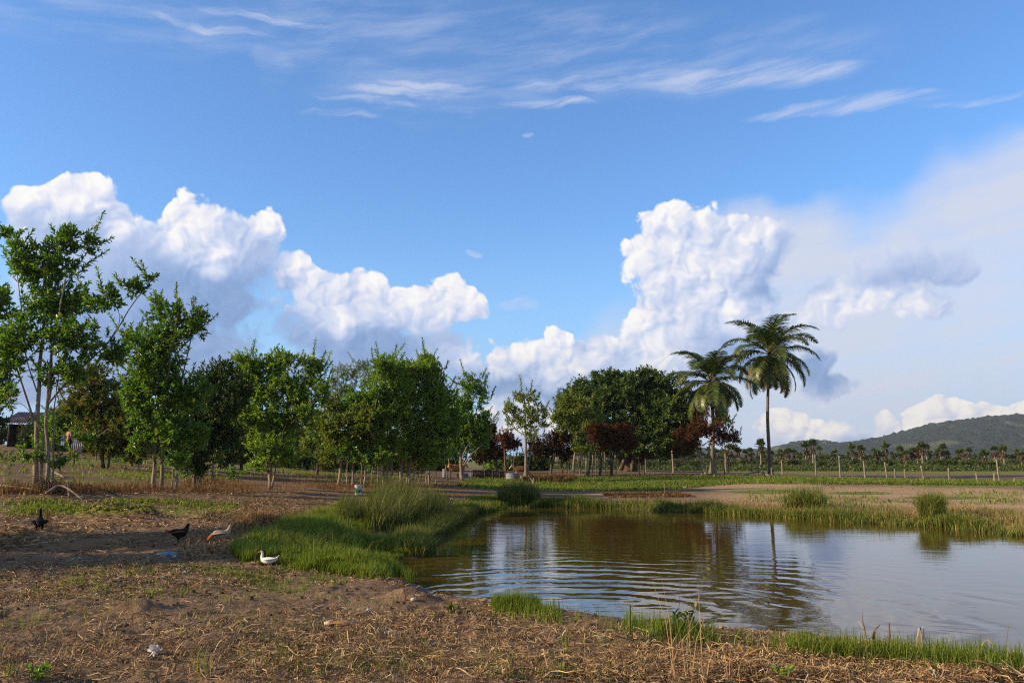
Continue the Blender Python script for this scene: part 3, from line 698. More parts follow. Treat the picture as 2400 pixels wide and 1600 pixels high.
tree('broadleaf_tree', 'bushy tree with bronze and orange tinged leaves just right of the tallest tree', (236, 1075, 40), [(.11, 0, (236, 1075), (232, 980), (225, 880)), (.06, .4, (248, 1075), (262, 980), (280, 920))],
     [(225, 880, 82, 66), (245, 955, 90, 62), (300, 990, 55, 48), (185, 935, 48, 42), (212, 1000, 36, 34, .7), (258, 1030, 78, 28), (312, 1038, 38, 30)], LEAF_BRONZE, BARK_DARK, L=.2, lai=1.9)
def t4_extra(tm, lm):
    for pts, r in [([(357, 1010), (340, 1012), (335, 1010)], .014), ([(383, 985), (398, 950), (430, 880)], .025), ([(397, 1060), (420, 990), (455, 940), (478, 918)], .022)]:
        P = curve([at(x, y, 30) for x, y in pts], 7); tm.tube(P, np.linspace(r, r*.3, 7), 5)
tree('broadleaf_tree', 'feathery topped green tree on four pale stems beside the bronze leaved tree', (375, 1132, 30),
     [(.075, .2, (352, 1132), (358, 1000), (366, 850), (368, 700)), (.07, -.3, (370, 1132), (376, 980), (386, 860), (412, 700)), (.055, .4, (404, 1126), (408, 1020), (412, 900), (455, 720)), (.03, -.2, (393, 1124), (398, 1050), (392, 950))],
     [(370, 795, 85, 76), (400, 745, 58, 45), (366, 702, 22, 38), (412, 702, 18, 30), (456, 735, 26, 62, .8), (370, 880, 82, 76), (330, 950, 42, 58), (400, 985, 62, 58), (440, 900, 52, 62), (310, 890, 40, 50, .8), (445, 1000, 36, 46), (335, 1015, 40, 36, .9), (405, 1055, 44, 28, .8), (350, 840, 60, 50), (300, 770, 26, 38, .7)],
     LEAF_GREEN, BARK_PALE, L=.165, lai=1.75, nsub=14, extra=t4_extra)
tree('broadleaf_tree', 'dense dark round topped tree wedged between two lighter green trees', (455, 1132, 33), [(.085, 0, (446, 1132), (450, 1040), (478, 900)), (.06, .2, (458, 1130), (468, 1040), (510, 930)), (.028, -.2, (478, 1136), (490, 1080), (500, 1000)), (.024, -.2, (497, 1134), (488, 1080), (492, 1010))],
     [(490, 868, 66, 54), (510, 935, 60, 60), (470, 1000, 50, 52), (440, 1040, 34, 36, .8), (545, 900, 28, 52), (520, 1000, 44, 44), (455, 930, 45, 55), (450, 1070, 34, 28, .8), (510, 1045, 44, 30, .8)], LEAF_DARK, BARK_GREY, L=.15, lai=2.4, nsub=8)
tree('broadleaf_tree', 'broad bright green tree standing alone on one straight pale stem', (620, 1126, 36), [(.085, 0, (620, 1126), (621, 1050), (622, 960), (640, 850)), (.05, .4, (622, 1060), (600, 960), (590, 850)), (.05, -.4, (622, 1050), (660, 960), (700, 860)), (.025, .5, (652, 1110), (652, 1060), (655, 1000))],
     [(582, 832, 48, 38), (650, 835, 52, 42), (715, 850, 36, 40), (738, 900, 24, 40), (735, 838, 16, 20, .8), (620, 890, 92, 64), (690, 900, 60, 58), (575, 880, 40, 50), (600, 960, 74, 52), (662, 965, 62, 46), (545, 860, 24, 50, .8), (620, 1022, 54, 40), (700, 960, 40, 40), (640, 1040, 72, 32), (595, 1068, 26, 16, .7), (660, 1050, 36, 24, .7), (555, 945, 26, 40, .8)],
     LEAF_BRIGHT, BARK_PALE, L=.17, lai=1.75, nsub=13)
# --- the thicket of young trees in the middle
tree('broadleaf_tree', 'low spreading yellowish green tree on a crooked stem left of the white bucket', (778, 1120, 40), [(.085, .3, (777, 1120), (783, 1070), (787, 1030), (795, 960)), (.035, -.3, (797, 1110), (796, 1050), (805, 980))],
     [(760, 928, 30, 30, .8), (738, 955, 24, 24), (775, 975, 46, 38), (835, 965, 60, 44), (800, 1012, 66, 32), (750, 1040, 30, 22, .7), (750, 1000, 26, 26, .8), (855, 1005, 40, 32), (735, 985, 20, 16, .6)], LEAF_OLIVE, BARK_PALE, L=.17, lai=2.0)
tree('broadleaf_tree', 'tall green tree on a straight white stem behind the bucket', (812, 1116, 40), [(.07, 0, (811, 1116), (812, 1060), (818, 1000), (850, 900)), (.05, -.3, (838, 1116), (841, 1060), (850, 980), (870, 900))],
     [(860, 915, 62, 52), (800, 930, 44, 36, .9), (850, 960, 56, 42), (890, 850, 40, 36), (820, 1040, 58, 28, .9), (870, 1048, 48, 24, .9)], LEAF_GREEN, BARK_PALE, L=.18, lai=2.0)
tree('broadleaf_tree', 'bright topped tree on paired leaning white stems in the middle thicket', (882, 1120, 41), [(.075, -.2, (882, 1120), (879, 1060), (870, 1020), (888, 940), (905, 850)), (.06, .2, (886, 1120), (890, 1060), (892, 980), (915, 860)), (.04, .4, (897, 1120), (899, 1070), (905, 1000))],
     [(905, 880, 64, 52), (870, 930, 40, 44), (930, 850, 40, 28), (900, 960, 62, 48), (880, 1010, 50, 34, .8), (905, 1050, 40, 18, .5)], LEAF_BRIGHT, BARK_PALE, L=.18, lai=1.8, nsub=12)
tree('broadleaf_tree', 'biggest tree of the middle thicket, dense crown over a cluster of white stems', (928, 1114, 42), [(.11, 0, (921, 1116), (922, 1050), (930, 960), (940, 860)), (.08, .3, (935, 1112), (938, 1050), (945, 960), (975, 860)), (.06, -.2, (940, 1112), (943, 1060), (960, 960)), (.045, .1, (949, 1112), (952, 1080), (950, 1050), (965, 980))],
     [(935, 855, 46, 34), (985, 850, 44, 40), (960, 905, 74, 52), (930, 960, 66, 52), (985, 965, 52, 52), (950, 1015, 66, 36), (1005, 900, 36, 52), (980, 825, 26, 14, .8), (885, 822, 26, 10, .6), (950, 1045, 62, 28, .9), (1000, 1052, 44, 24, .9)], LEAF_BRIGHT, BARK_PALE, L=.18, lai=2.0, nsub=12)
tree('broadleaf_tree', 'green tree on thin twin stems at the right end of the middle thicket', (988, 1112, 43), [(.065, 0, (985, 1112), (987, 1050), (1000, 960)), (.03, .2, (978, 1112), (982, 1060), (990, 1000)), (.03, -.2, (1002, 1112), (1001, 1070), (1010, 1010))],
     [(1010, 925, 46, 58), (1000, 990, 56, 44), (1030, 970, 40, 48), (985, 1040, 34, 26, .7), (1015, 1040, 30, 24, .7)], LEAF_GREEN, BARK_PALE, L=.18, lai=1.9)
def t7e(tm, lm):
    for pts, r in [([(1066, 1068), (1080, 1045), (1110, 1020)], .06), ([(1062, 1050), (1070, 1030), (1082, 1012)], .05), ([(1028, 1102), (1024, 1072), (1022, 1050)], .06), ([(1034, 1102), (1032, 1070), (1030, 1045)], .05)]:
        P = curve([at(x, y, 56) for x, y in pts], 6); tm.tube(P, np.linspace(r, r*.5, 6), 5)
tree('broadleaf_tree', 'open topped tall tree with slanting branches above the tan cow', (1062, 1102, 57), [(.12, 0, (1062, 1102), (1058, 1060), (1062, 1000), (1085, 890)), (.07, .4, (1060, 1060), (1085, 980), (1105, 900))],
     [(1082, 880, 38, 30, .55), (1105, 915, 24, 34, .55), (1060, 930, 34, 40, .7), (1062, 975, 60, 46), (1092, 1000, 50, 46), (1045, 1015, 44, 30), (1110, 970, 26, 34, .9), (1055, 940, 14, 30)], LEAF_GREEN, BARK_GREY, L=.22, lai=2.4, extra=t7e)
tree('feathery_tree', 'wispy brownish tree with thin foliage showing over the middle thicket', (800, 1092, 62), [(.13, 0, (800, 1092), (800, 990), (795, 880)), (.07, .5, (799, 1000), (830, 900), (845, 850))],
     [(795, 858, 46, 26, .5), (835, 838, 34, 18, .5), (790, 895, 42, 34, .6), (760, 880, 20, 22, .4), (850, 870, 30, 30, .5), (780, 940, 40, 40, .7)], LEAF_OLIVE, BARK_DARK, L=.17, wr=.2, k=9, lai=1.6, nsub=18)
tree('slim_tree', 'slim dark leaved tree with a thin top rising over the right of the thicket', (890, 1092, 60), [(.1, 0, (900, 1092), (898, 980), (880, 840))], [(880, 832, 34, 14, .8), (895, 850, 34, 20, .8), (975, 835, 30, 20, .7), (930, 845, 40, 22)], LEAF_GREEN, BARK_GREY, L=.22, lai=1.8)
# saplings on bare stems
for i, (x, y, top, lab) in enumerate([(796, 1104, 1020, 'thinnest leaning sapling stem left of the white bucket'), (829, 1105, 1030, 'spindly sapling stem directly behind the bucket'), (853, 1114, 1040, 'thin sapling with a brown side twig right of the bucket'),
                                      (866, 1112, 1045, 'bare thin sapling stem between the bucket and the paired leaning stems'), (965, 1112, 1050, 'slender sapling between the white stem cluster and the right end of the thicket'), (727, 1095, 1010, 'small sapling with sparse leaves in the dry grass left of the crooked stem')]):
    tree('sapling', lab, (x, y, 41+i*.3), [(.026, .1, (x, y), (x+2, (y+top)/2), (x-2, top-20))], [(x, top-6, 22, 20, .7), (x+6, top+14, 16, 12, .5)], LEAF_GREEN, BARK_PALE, L=.17, lai=1.3, nsub=4, cat='sapling', group='saplings in the middle thicket')
tree('broadleaf_tree', 'slender pale tree with an airy crown and one long side branch', (1208, 1104, 60), [(.13, 0, (1208, 1104), (1208, 1040), (1207, 990), (1205, 910)), (.06, .3, (1210, 1030), (1225, 1017), (1262, 995))],
     [(1206, 912, 34, 22, .8), (1178, 940, 26, 22, .7), (1228, 942, 30, 26, .8), (1205, 970, 34, 22, .7), (1245, 965, 18, 22, .6), (1175, 970, 20, 18, .5), (1225, 995, 30, 16, .5)], LEAF_OLIVE, BARK_GREY, L=.23, lai=1.5, nsub=12)
def mango_extra(tm, lm):
    for pts, r in [([(1425, 1080), (1432, 1060), (1440, 1045)], .22), ([(1462, 1082), (1456, 1050), (1450, 1030)], .15), ([(1452, 1084), (1455, 1050), (1470, 1020)], .22)]:
        P = curve([at(x, y, 77) for x, y in pts], 6); tm.tube(P, np.linspace(r, r*.8, 6), 7)
tree('mango_tree', 'huge dense round crowned dark tree left of the coconut palms', (1443, 1084, 78), [(.55, 0, (1443, 1084), (1443, 1040), (1440, 960)), (.3, 1, (1440, 1030), (1380, 960), (1370, 920)), (.3, -1, (1445, 1030), (1510, 960), (1520, 920))],
     [(1440, 895, 80, 44), (1375, 905, 64, 46), (1505, 900, 74, 46), (1345, 945, 58, 50), (1430, 960, 105, 58), (1530, 955, 62, 58), (1572, 985, 34, 46), (1480, 1005, 100, 42), (1310, 940, 32, 42), (1400, 1010, 80, 36), (1545, 1010, 50, 34), (1475, 870, 40, 20), (1400, 868, 36, 20), (1590, 950, 14, 22)],
     LEAF_MANGO, BARK_DARK, L=.34, wr=.30, k=8, lai=5.0, clump=.55, depth=.95, droop=.35, upward=.25, nsub=4, extra=mango_extra, shoots=0)
tree('broadleaf_tree', 'lighter olive tree pressed against the left face of the mango', (1315, 1092, 67), [(.12, 0, (1318, 1092), (1320, 1040), (1335, 960)), (.09, .4, (1345, 1090), (1348, 1040), (1350, 970))],
     [(1330, 935, 46, 26), (1362, 958, 34, 22), (1286, 962, 26, 36), (1322, 1000, 26, 40, .8), (1300, 925, 26, 20), (1340, 1035, 24, 16, .6)], LEAF_OLIVE, BARK_GREY, L=.26, lai=2.0)
tree('red_leaved_tree', 'wide low tree with withered red brown leaves in front of the mango trunk', (1405, 1092, 69), [(.14, 0, (1405, 1092), (1402, 1055), (1395, 1010)), (.11, .4, (1378, 1092), (1380, 1050), (1372, 1000)), (.1, -.4, (1350, 1092), (1358, 1050), (1365, 1010))],
     [(1370, 988, 42, 22), (1432, 988, 36, 24), (1400, 1016, 56, 26), (1445, 1015, 26, 26)], LEAF_RED, BARK_DARK, L=.2, lai=2.4)
tree('brown_leaved_tree', 'dark brown leaved tree right of the slender pale tree', (1262, 1094, 68), [(.12, 0, (1265, 1094), (1268, 1050), (1275, 1010)), (.1, .3, (1290, 1094), (1290, 1050), (1285, 1010))],
     [(1284, 1015, 36, 32), (1240, 1025, 34, 30), (1300, 1040, 26, 20)], LEAF_BROWN, BARK_DARK, L=.2, lai=3.0)
tree('brown_leaved_tree', 'reddish brown tree between the slender pale tree and the rusted sheet fence', (1162, 1090, 72), [(.12, 0, (1162, 1090), (1160, 1040), (1158, 1010))],
     [(1160, 1008, 24, 28), (1180, 1020, 20, 20)], LEAF_RED, BARK_DARK, L=.2, lai=2.4)
tree('brown_leaved_tree', 'nearly black brown leaved tree behind the rusted sheet fence', (1128, 1092, 74), [(.12, 0, (1140, 1092), (1138, 1040), (1130, 1000))],
     [(1122, 1010, 28, 40), (1140, 1040, 26, 30), (1105, 1040, 30, 30), (1135, 985, 12, 14)], LEAF_BROWN, BARK_DARK, L=.2, lai=3.2)
tree('red_leaved_tree', 'rust red tree left of the nearer palm trunk on two slanting pale stems', (1608, 1086, 69), [(.12, 0, (1621, 1084), (1616, 1060), (1606, 1040), (1596, 1010)), (.08, .3, (1612, 1084), (1608, 1060), (1600, 1030))],
     [(1566, 1008, 32, 32), (1600, 985, 28, 26), (1590, 1020, 26, 22), (1620, 982, 20, 26), (1555, 1035, 16, 16, .7)], LEAF_RED, BARK_PALE, L=.2, lai=2.1)
tree('red_leaved_tree', 'thin crowned dark red tree on forked pale stems between the two palms', (1640, 1086, 70), [(.12, 0, (1638, 1084), (1634, 1055), (1628, 1035), (1640, 990)), (.07, .3, (1641, 1084), (1650, 1045), (1670, 1005)), (.07, -.3, (1665, 1082), (1662, 1050), (1672, 1010)), (.05, 0, (1648, 1084), (1640, 1066), (1632, 1048))],
     [(1645, 985, 26, 26, .8), (1676, 1000, 26, 24, .8), (1655, 1012, 26, 22, .6), (1696, 1006, 12, 14, .7), (1690, 1030, 12, 12, .5)], LEAF_RED, BARK_PALE, L=.2, lai=1.5, nsub=12)
tree('broadleaf_tree', 'small pale green tree poking out above the dark red tree between the palms', (1668, 1087, 75), [(.09, 0, (1668, 1086), (1664, 1020), (1660, 965))], [(1660, 960, 22, 12, .8), (1672, 970, 14, 12, .8), (1648, 972, 12, 10, .7)], LEAF_BRIGHT, BARK_PALE, L=.26, lai=1.2, nsub=6)
tree('broadleaf_tree', 'leafy green tree half hidden between the bronze leaved tree and the feathery topped one', (300, 1080, 44), [(.1, 0, (300, 1080), (302, 1010), (298, 930))], [(298, 925, 58, 56), (285, 990, 66, 44), (330, 1010, 44, 40), (300, 1040, 50, 26, .8)], LEAF_GREEN, BARK_DARK, L=.2, lai=2.0)
tree('broadleaf_tree', 'leafy green tree half hidden between the dark round topped tree and the bright one', (555, 1085, 46), [(.1, 0, (555, 1085), (552, 1020), (548, 950))], [(545, 945, 48, 54), (560, 1000, 52, 44), (530, 1030, 40, 30), (585, 1035, 40, 26, .8)], LEAF_BRONZE, BARK_DARK, L=.2, lai=2.0)
tree('broadleaf_tree', 'low leafy tree filling the gap right of the bright single stemmed tree', (728, 1095, 50), [(.09, 0, (728, 1095), (732, 1040), (735, 990))], [(722, 975, 34, 34), (745, 1010, 44, 34), (705, 1025, 36, 30, .8), (760, 1045, 40, 22, .7)], LEAF_OLIVE, BARK_DARK, L=.2, lai=1.8)
# --- background wood behind the thicket and along the rise
BACK = [(20, 1030, 92, 40, 40), (165, 1050, 60, 70, 100), (290, 1052, 58, 66, 120), (400, 1060, 60, 60, 110), (560, 1075, 66, 60, 110), (480, 1070, 62, 60, 100), (660, 1082, 70, 60, 90), (745, 1086, 72, 50, 70), (100, 1045, 66, 60, 60), (330, 1050, 62, 90, 70), (420, 1060, 66, 70, 70), (520, 1072, 70, 90, 60), (610, 1078, 74, 80, 55), (700, 1084, 78, 60, 44), (860, 1088, 76, 90, 70), (980, 1090, 78, 90, 80), (1215, 1094, 84, 60, 42)]
for i, (x, y, Y, rx, ry) in enumerate(BACK):
    tree('bushy_tree', 'dense dark tree filling the gaps behind the young trees', (x, y, Y), [(.16, 0, (x, y), (x+3, y-30), (x, y-ry))], [(x-rx*.4, y-ry*.75, rx*.62, ry*.5), (x+rx*.45, y-ry*.7, rx*.6, ry*.55), (x, y-ry*1.0, rx*.6, ry*.45), (x-rx*.6, y-ry*.35, rx*.45, ry*.36), (x+rx*.5, y-ry*.3, rx*.5, ry*.34)],
         [LEAF_DARK, LEAF_GREEN, LEAF_BRONZE, LEAF_GREEN][i % 4], BARK_DARK, L=.27, lai=2.6, nsub=4, group='dark trees behind the young trees')
for i, x in enumerate([470, 525, 590, 655, 705, 765, 815, 865, 915, 960]):
    Y = 58+uni(-2, 5); yb = 1072+(x-470)*.035; h = uni(34, 52)
    tree('dark_bush', 'shaded bush in the undergrowth behind the bare stems of the young trees', (x, yb, Y), [(.05, 0, (x, yb), (x+2, yb-h*.5), (x-3, yb-h))], [(x-14, yb-h*.45, 30, h*.42), (x+16, yb-h*.55, 30, h*.45), (x, yb-h*.85, 24, h*.35)],
         [LEAF_DARK, LEAF_BRONZE, LEAF_DARK, LEAF_GREEN][i % 4], BARK_DARK, L=.24, lai=1.9, nsub=4, cat='bush', group='bushes in the shade behind the young trees')
tree('green_bush', 'bright green bush glowing behind the rusted sheet fence', (1145, 1090, 86), [(.05, 0, (1145, 1090), (1145, 1070), (1143, 1060))], [(1140, 1070, 24, 18), (1160, 1062, 18, 16), (1122, 1076, 14, 12)], LEAF_BRIGHT, BARK_DARK, L=.3, lai=2, cat='bush')
tree('green_bush', 'yellow green bush seen between trunks right of the slender pale tree', (1255, 1092, 86), [(.05, 0, (1255, 1092), (1255, 1080), (1255, 1070))], [(1256, 1074, 14, 14)], LEAF_BRIGHT, BARK_DARK, L=.3, lai=2, cat='bush')
# trees beyond the left edge of the frame that shade the hens' corner
for x, Y, h in [(-17.0, 10.6, 6.2), (-20, 12.6, 7.6), (-15.0, 14.0, 6.0)]:
    bz = float(H(x, Y)); px, py = to_pix(np.array(x), np.array(Y), np.array(bz)); px, py = float(px), float(py); u = F_PX/Y
    tree('broadleaf_tree', 'young leafy tree just outside the left edge, shading the black bird', (px, py, Y), [(.1, 0, (px, py), (px+5, py-h*.5*u), (px, py-h*.8*u))],
         [(px, py-h*.72*u, 1.9*u, 1.7*u), (px-1*u, py-h*.5*u, 1.5*u, 1.3*u), (px+1.1*u, py-h*.5*u, 1.5*u, 1.2*u), (px, py-h*.3*u, 1.4*u, 0.9*u)], LEAF_GREEN, BARK_PALE, L=.2, lai=2.2, group='trees outside the left edge')

# ------------------------------------------------------------------ coconut palms
PALM_TRUNK = bark_mat('ringed_palm_trunk', (0.12, 0.088, 0.062), (0.25, 0.19, 0.14), 5.0, 2.2, 0.03)
PALM_LEAF = leaf_mat('coconut_fronds', [(0.0, (0.034, 0.067, 0.017)), (0.5, (0.073, 0.121, 0.024)), (0.85, (0.147, 0.195, 0.034)), (0.95, (0.292, 0.253, 0.050)), (1.0, (0.297, 0.215, 0.042))], .36, .45, .3)
PALM_YELLOW = leaf_mat('yellowing_fronds', [(0.0, (0.091, 0.078, 0.018)), (0.6, (0.208, 0.156, 0.033)), (1.0, (0.312, 0.156, 0.039))], .45, .35, .3)
PALM_DEAD = leaf_mat('dead_fronds', [(0.0, (0.06, 0.03, 0.016)), (1.0, (0.16, 0.085, 0.04))], .7, .2, .15, (1.2, 1, .8))
def frond(mb, rb, c, az_, el0, length, arch, sag_leaf=0.6, m=72):
    t = np.linspace(0, 1, 14); ang = el0-arch*t**1.5
    ds = length/13; hx = np.concatenate([[0], np.cumsum(np.cos(ang[:-1])*ds)]); hz = np.concatenate([[0], np.cumsum(np.sin(ang[:-1])*ds)])
    dirh = np.array([math.cos(az_), math.sin(az_), 0]); side = np.array([-math.sin(az_), math.cos(az_), 0])
    P = c+hx[:, None]*dirh+hz[:, None]*np.array([0, 0, 1.0])
    rb.tube(P, np.linspace(.05, .010, 14), 4)
    s = np.linspace(0.16, 1.0, m); Q = np.stack([np.interp(s, t, P[:, i]) for i in range(3)], -1); a = np.interp(s, t, ang)
    T = np.cos(a)[:, None]*dirh+np.sin(a)[:, None]*np.array([0, 0, 1.0]); Nn = -np.sin(a)[:, None]*dirh+np.cos(a)[:, None]*np.array([0, 0, 1.0])
    ll = length*0.30*np.sin(np.pi*np.clip(s*0.86+0.14, 0, 1))**0.6*(1-0.25*s)
    for sg in (-1, 1):
        D = side*sg*0.85+T*0.55+Nn*0.12+rng.normal(0, .07, (m, 3))
        D /= np.linalg.norm(D, axis=1, keepdims=True)
        p1 = Q+D*ll[:, None]*0.5; D2 = D+np.array([0, 0, -sag_leaf])*(1+rng.normal(0, .2, (m, 1))); D2 /= np.linalg.norm(D2, axis=1, keepdims=True)
        p2 = p1+D2*ll[:, None]*0.5; w = 0.088
        wv = T*w
        V = np.stack([Q-wv*.5, Q+wv*.5, p1-wv*.45, p1+wv*.45, p2-wv*.06, p2+wv*.06], 1).reshape(-1, 3); i = np.arange(m)[:, None]*6
        mb.add(V, np.concatenate([i+np.array([[0, 1, 3, 2]]), i+np.array([[2, 3, 5, 4]])]))
def coconut(label, base, top, Y, R_, n, seed, lean):
    global rng
    keep = rng; rng = np.random.default_rng(seed)
    p0 = at(*base, Y); p0[2] = float(H(p0[0], p0[1])); c = at(*top, Y)
    root = thing('coconut_palm', label, 'palm tree', p0)
    mid = (p0+c)/2+np.array([lean, 0, 0])
    P = curve([p0-np.array([0, 0, .1]), mid, c], 40); rr = np.interp(np.linspace(0, 1, 40), [0, .04, .12, 1], [.33, .235, .175, .12])*(1+0.035*np.sin(np.arange(40)*2.3))
    MB().tube(P, rr, 12).build('trunk', PALM_TRUNK, root)
    g, ribs, y, d = MB(), MB(), MB(), MB()
    for i in range(n):
        f = i/(n-1); az_ = i*2.39996+uni(-.15, .15); el0 = math.radians(84-132*f**0.95+uni(-7, 7))
        frond(g if (f < .7 or uni(0, 1) < .68) else y, ribs, c+np.array([0, 0, .35*(1-f)]), az_, el0, R_*uni(.9, 1.1)*(0.82+0.25*math.sin(math.pi*min(1, f+.25))), math.radians(82+22*(1-f)+uni(-8, 8)), 0.40+0.60*f)
    for i in range(4):
        frond(d, ribs, c-np.array([0, 0, .25]), i*1.7+uni(0, .5), math.radians(-62), R_*.62, math.radians(25), 1.3, 26)
    g.build('fronds', PALM_LEAF, root, smooth=False); y.build('yellowing_fronds', PALM_YELLOW, root, smooth=False)
    d.build('dead_fronds', PALM_DEAD, root, smooth=False); ribs.build('frond_ribs', PALM_YELLOW, root)
    nuts = MB()
    for i in range(9):
        a = i*.7; q = c+np.array([math.cos(a)*.3, math.sin(a)*.3, -.22-.12*(i % 3)]); nuts.tube([q+[0, 0, .15], q+[0, 0, .07], q-[0, 0, .05], q-[0, 0, .13]], [.04, .12, .12, .04], 7)
    nuts.build('coconuts', plain_mat('green_coconut', (0.16, 0.13, 0.03), .45, .4), root)
    rng = keep
coconut('taller coconut palm standing clear on a bare straight trunk, nearest to the hills', (1770, 1087), (1768, 818), 80, 5.5, 32, 5, -.25)
coconut('shorter coconut palm rising behind the rust red trees beside the mango', (1634, 1086), (1632, 882), 73.5, 4.75, 28, 12, .2)

# ------------------------------------------------------------------ far grove of fan palms, scrub and hills
FAN_LEAF = leaf_mat('fan_palm_leaves', [(0.0, (0.03, 0.05, 0.014)), (0.5, (0.07, 0.10, 0.024)), (1.0, (0.15, 0.17, 0.045))], .45, .35, .25)
FAN_DEAD = leaf_mat('fan_palm_skirt', [(0.0, (0.07, 0.045, 0.03)), (1.0, (0.19, 0.135, 0.085))], .8, .1, .1, (1, 1, 1))
SCRUB = leaf_mat('scrub_leaves', [(0.0, (0.025, 0.045, 0.011)), (0.5, (0.065, 0.10, 0.02)), (0.9, (0.13, 0.165, 0.035)), (1.0, (0.20, 0.17, 0.055))], .5, .3, .2)
def fan_palm(kind):
    h = [3.6, 2.6, 4.4][kind]
    root = thing('fan_palm', 'fan palm in the distant grove below the hill', 'palm tree', (0, 0, 0), 'fan palms in the distant grove')
    P = curve([(0, 0, -.6), (uni(-.1, .1), 0, h*.5), (uni(-.25, .25), 0, h)], 8); MB().tube(P, np.linspace(.20, .14, 8), 6).build('trunk', BARK_GREY, root)
    c = P[-1]; g, d = MB(), MB()
    for i in range(15):
        a = i*2.4; e = uni(-.15, 1.35) if i > 3 else 1.3; st = np.array([math.cos(a)*math.cos(e), math.sin(a)*math.cos(e), math.sin(e)])
        hub = c+st*uni(.5, .75); side = np.cross(st, [0, 0, 1]); side /= np.linalg.norm(side)+1e-9; up = np.cross(side, st)
        k = 13; th = np.linspace(-2.0, 2.0, k); D = np.cos(th)[:, None]*st+np.sin(th)[:, None]*side+up*.15; D[:, 2] -= .15
        add_leaves(g, np.repeat(hub[None], k, 0), D, np.repeat(up[None], k, 0), np.full(k, uni(.65, .9)), np.full(k, .16))
        g.tube([c, hub], [.03, .02], 4)
    for i in range(26):
        a = i*2.4; q = c+np.array([math.cos(a)*.2, math.sin(a)*.2, -uni(0, .7)]); D = np.array([[math.cos(a)*.45, math.sin(a)*.45, -1.0]])
        add_leaves(d, q[None], D, np.array([[math.cos(a), math.sin(a), .3]]), np.array([uni(.7, 1.3)]), np.array([.3]))
    g.build('crown', FAN_LEAF, root, smooth=False); d.build('dead_skirt', FAN_DEAD, root, smooth=False)
    return root
protos = [fan_palm(k) for k in range(3)]
used = [False]*3
def plant(protos, used, k, x, y, s):
    if not used[k]: o = protos[k]; used[k] = True
    else: o = copy_tree(protos[k])
    o.location = (x, y, float(H(x, y))); o.scale = (s, s, s*uni(.9, 1.12)); o.rotation_euler = (uni(-.05, .05), uni(-.05, .05), uni(0, 6.28))
    return o
for px in np.linspace(1262, 2480, 285):
    Y = uni(150, 260); x = (px+uni(-7, 7)-CX)/F_PX*Y
    plant(protos, used, int(rng.integers(0, 3)), x, Y, uni(.55, .88))
for px, k in [(1742, 2), (1861, 2), (2009, 1), (2110, 2), (2250, 1)]:
    Y = uni(140, 165); plant(protos, used, k, (px-CX)/F_PX*Y, Y, uni(.85, 1.0))
def bush_proto(kind):
    root = thing('scrub_bush', 'rounded scrub bush at the foot of the distant palm grove', 'bush', (0, 0, 0), 'scrub bushes at the foot of the grove')
    lm = MB()
    for i in range(5):
        c = np.array([uni(-1.1, 1.1), uni(-.8, .8), uni(.5, 1.3)]); n = 55; u = rand_dir(n)*uni(.4, 1, n)[:, None]*np.array([.95, .9, .75])
        add_rosettes(lm, c+u, u+np.array([0, 0, .5]), 6, .42, .4)
    lm.build('foliage', SCRUB, root, smooth=False)
    tm = MB()
    for i in range(4): tm.tube(curve([(0, 0, -.3), (uni(-.4, .4), uni(-.3, .3), .6), (uni(-1, 1), uni(-.6, .6), 1.4)], 5), [.06, .05, .04, .03, .02], 5)
    tm.build('stems', BARK_GREY, root)
    return root
bp = [bush_proto(k) for k in range(3)]; bu = [False]*3
for px in np.linspace(1262, 2500, 120):
    Y = uni(125, 210); plant(bp, bu, int(rng.integers(0, 3)), (px+uni(-9, 9)-CX)/F_PX*Y, Y, uni(.4, .9))
def undergrowth():
    lm = MB(); n = 30000; Y = rng.uniform(118, 300, n); px = rng.uniform(1180, 2600, n); x = (px-CX)/F_PX*Y; h = uni(0, 1, n)**1.5*np.where(Y > 160, 1.5, .6)
    A = np.stack([x, Y, H(x, Y)+h+0.1], -1)
    add_rosettes(lm, A, rand_dir(n)+np.array([0, 0, .8]), 5, .38, .4)
    tag(lm.build('undergrowth', SCRUB, smooth=False), kind='stuff')
undergrowth()
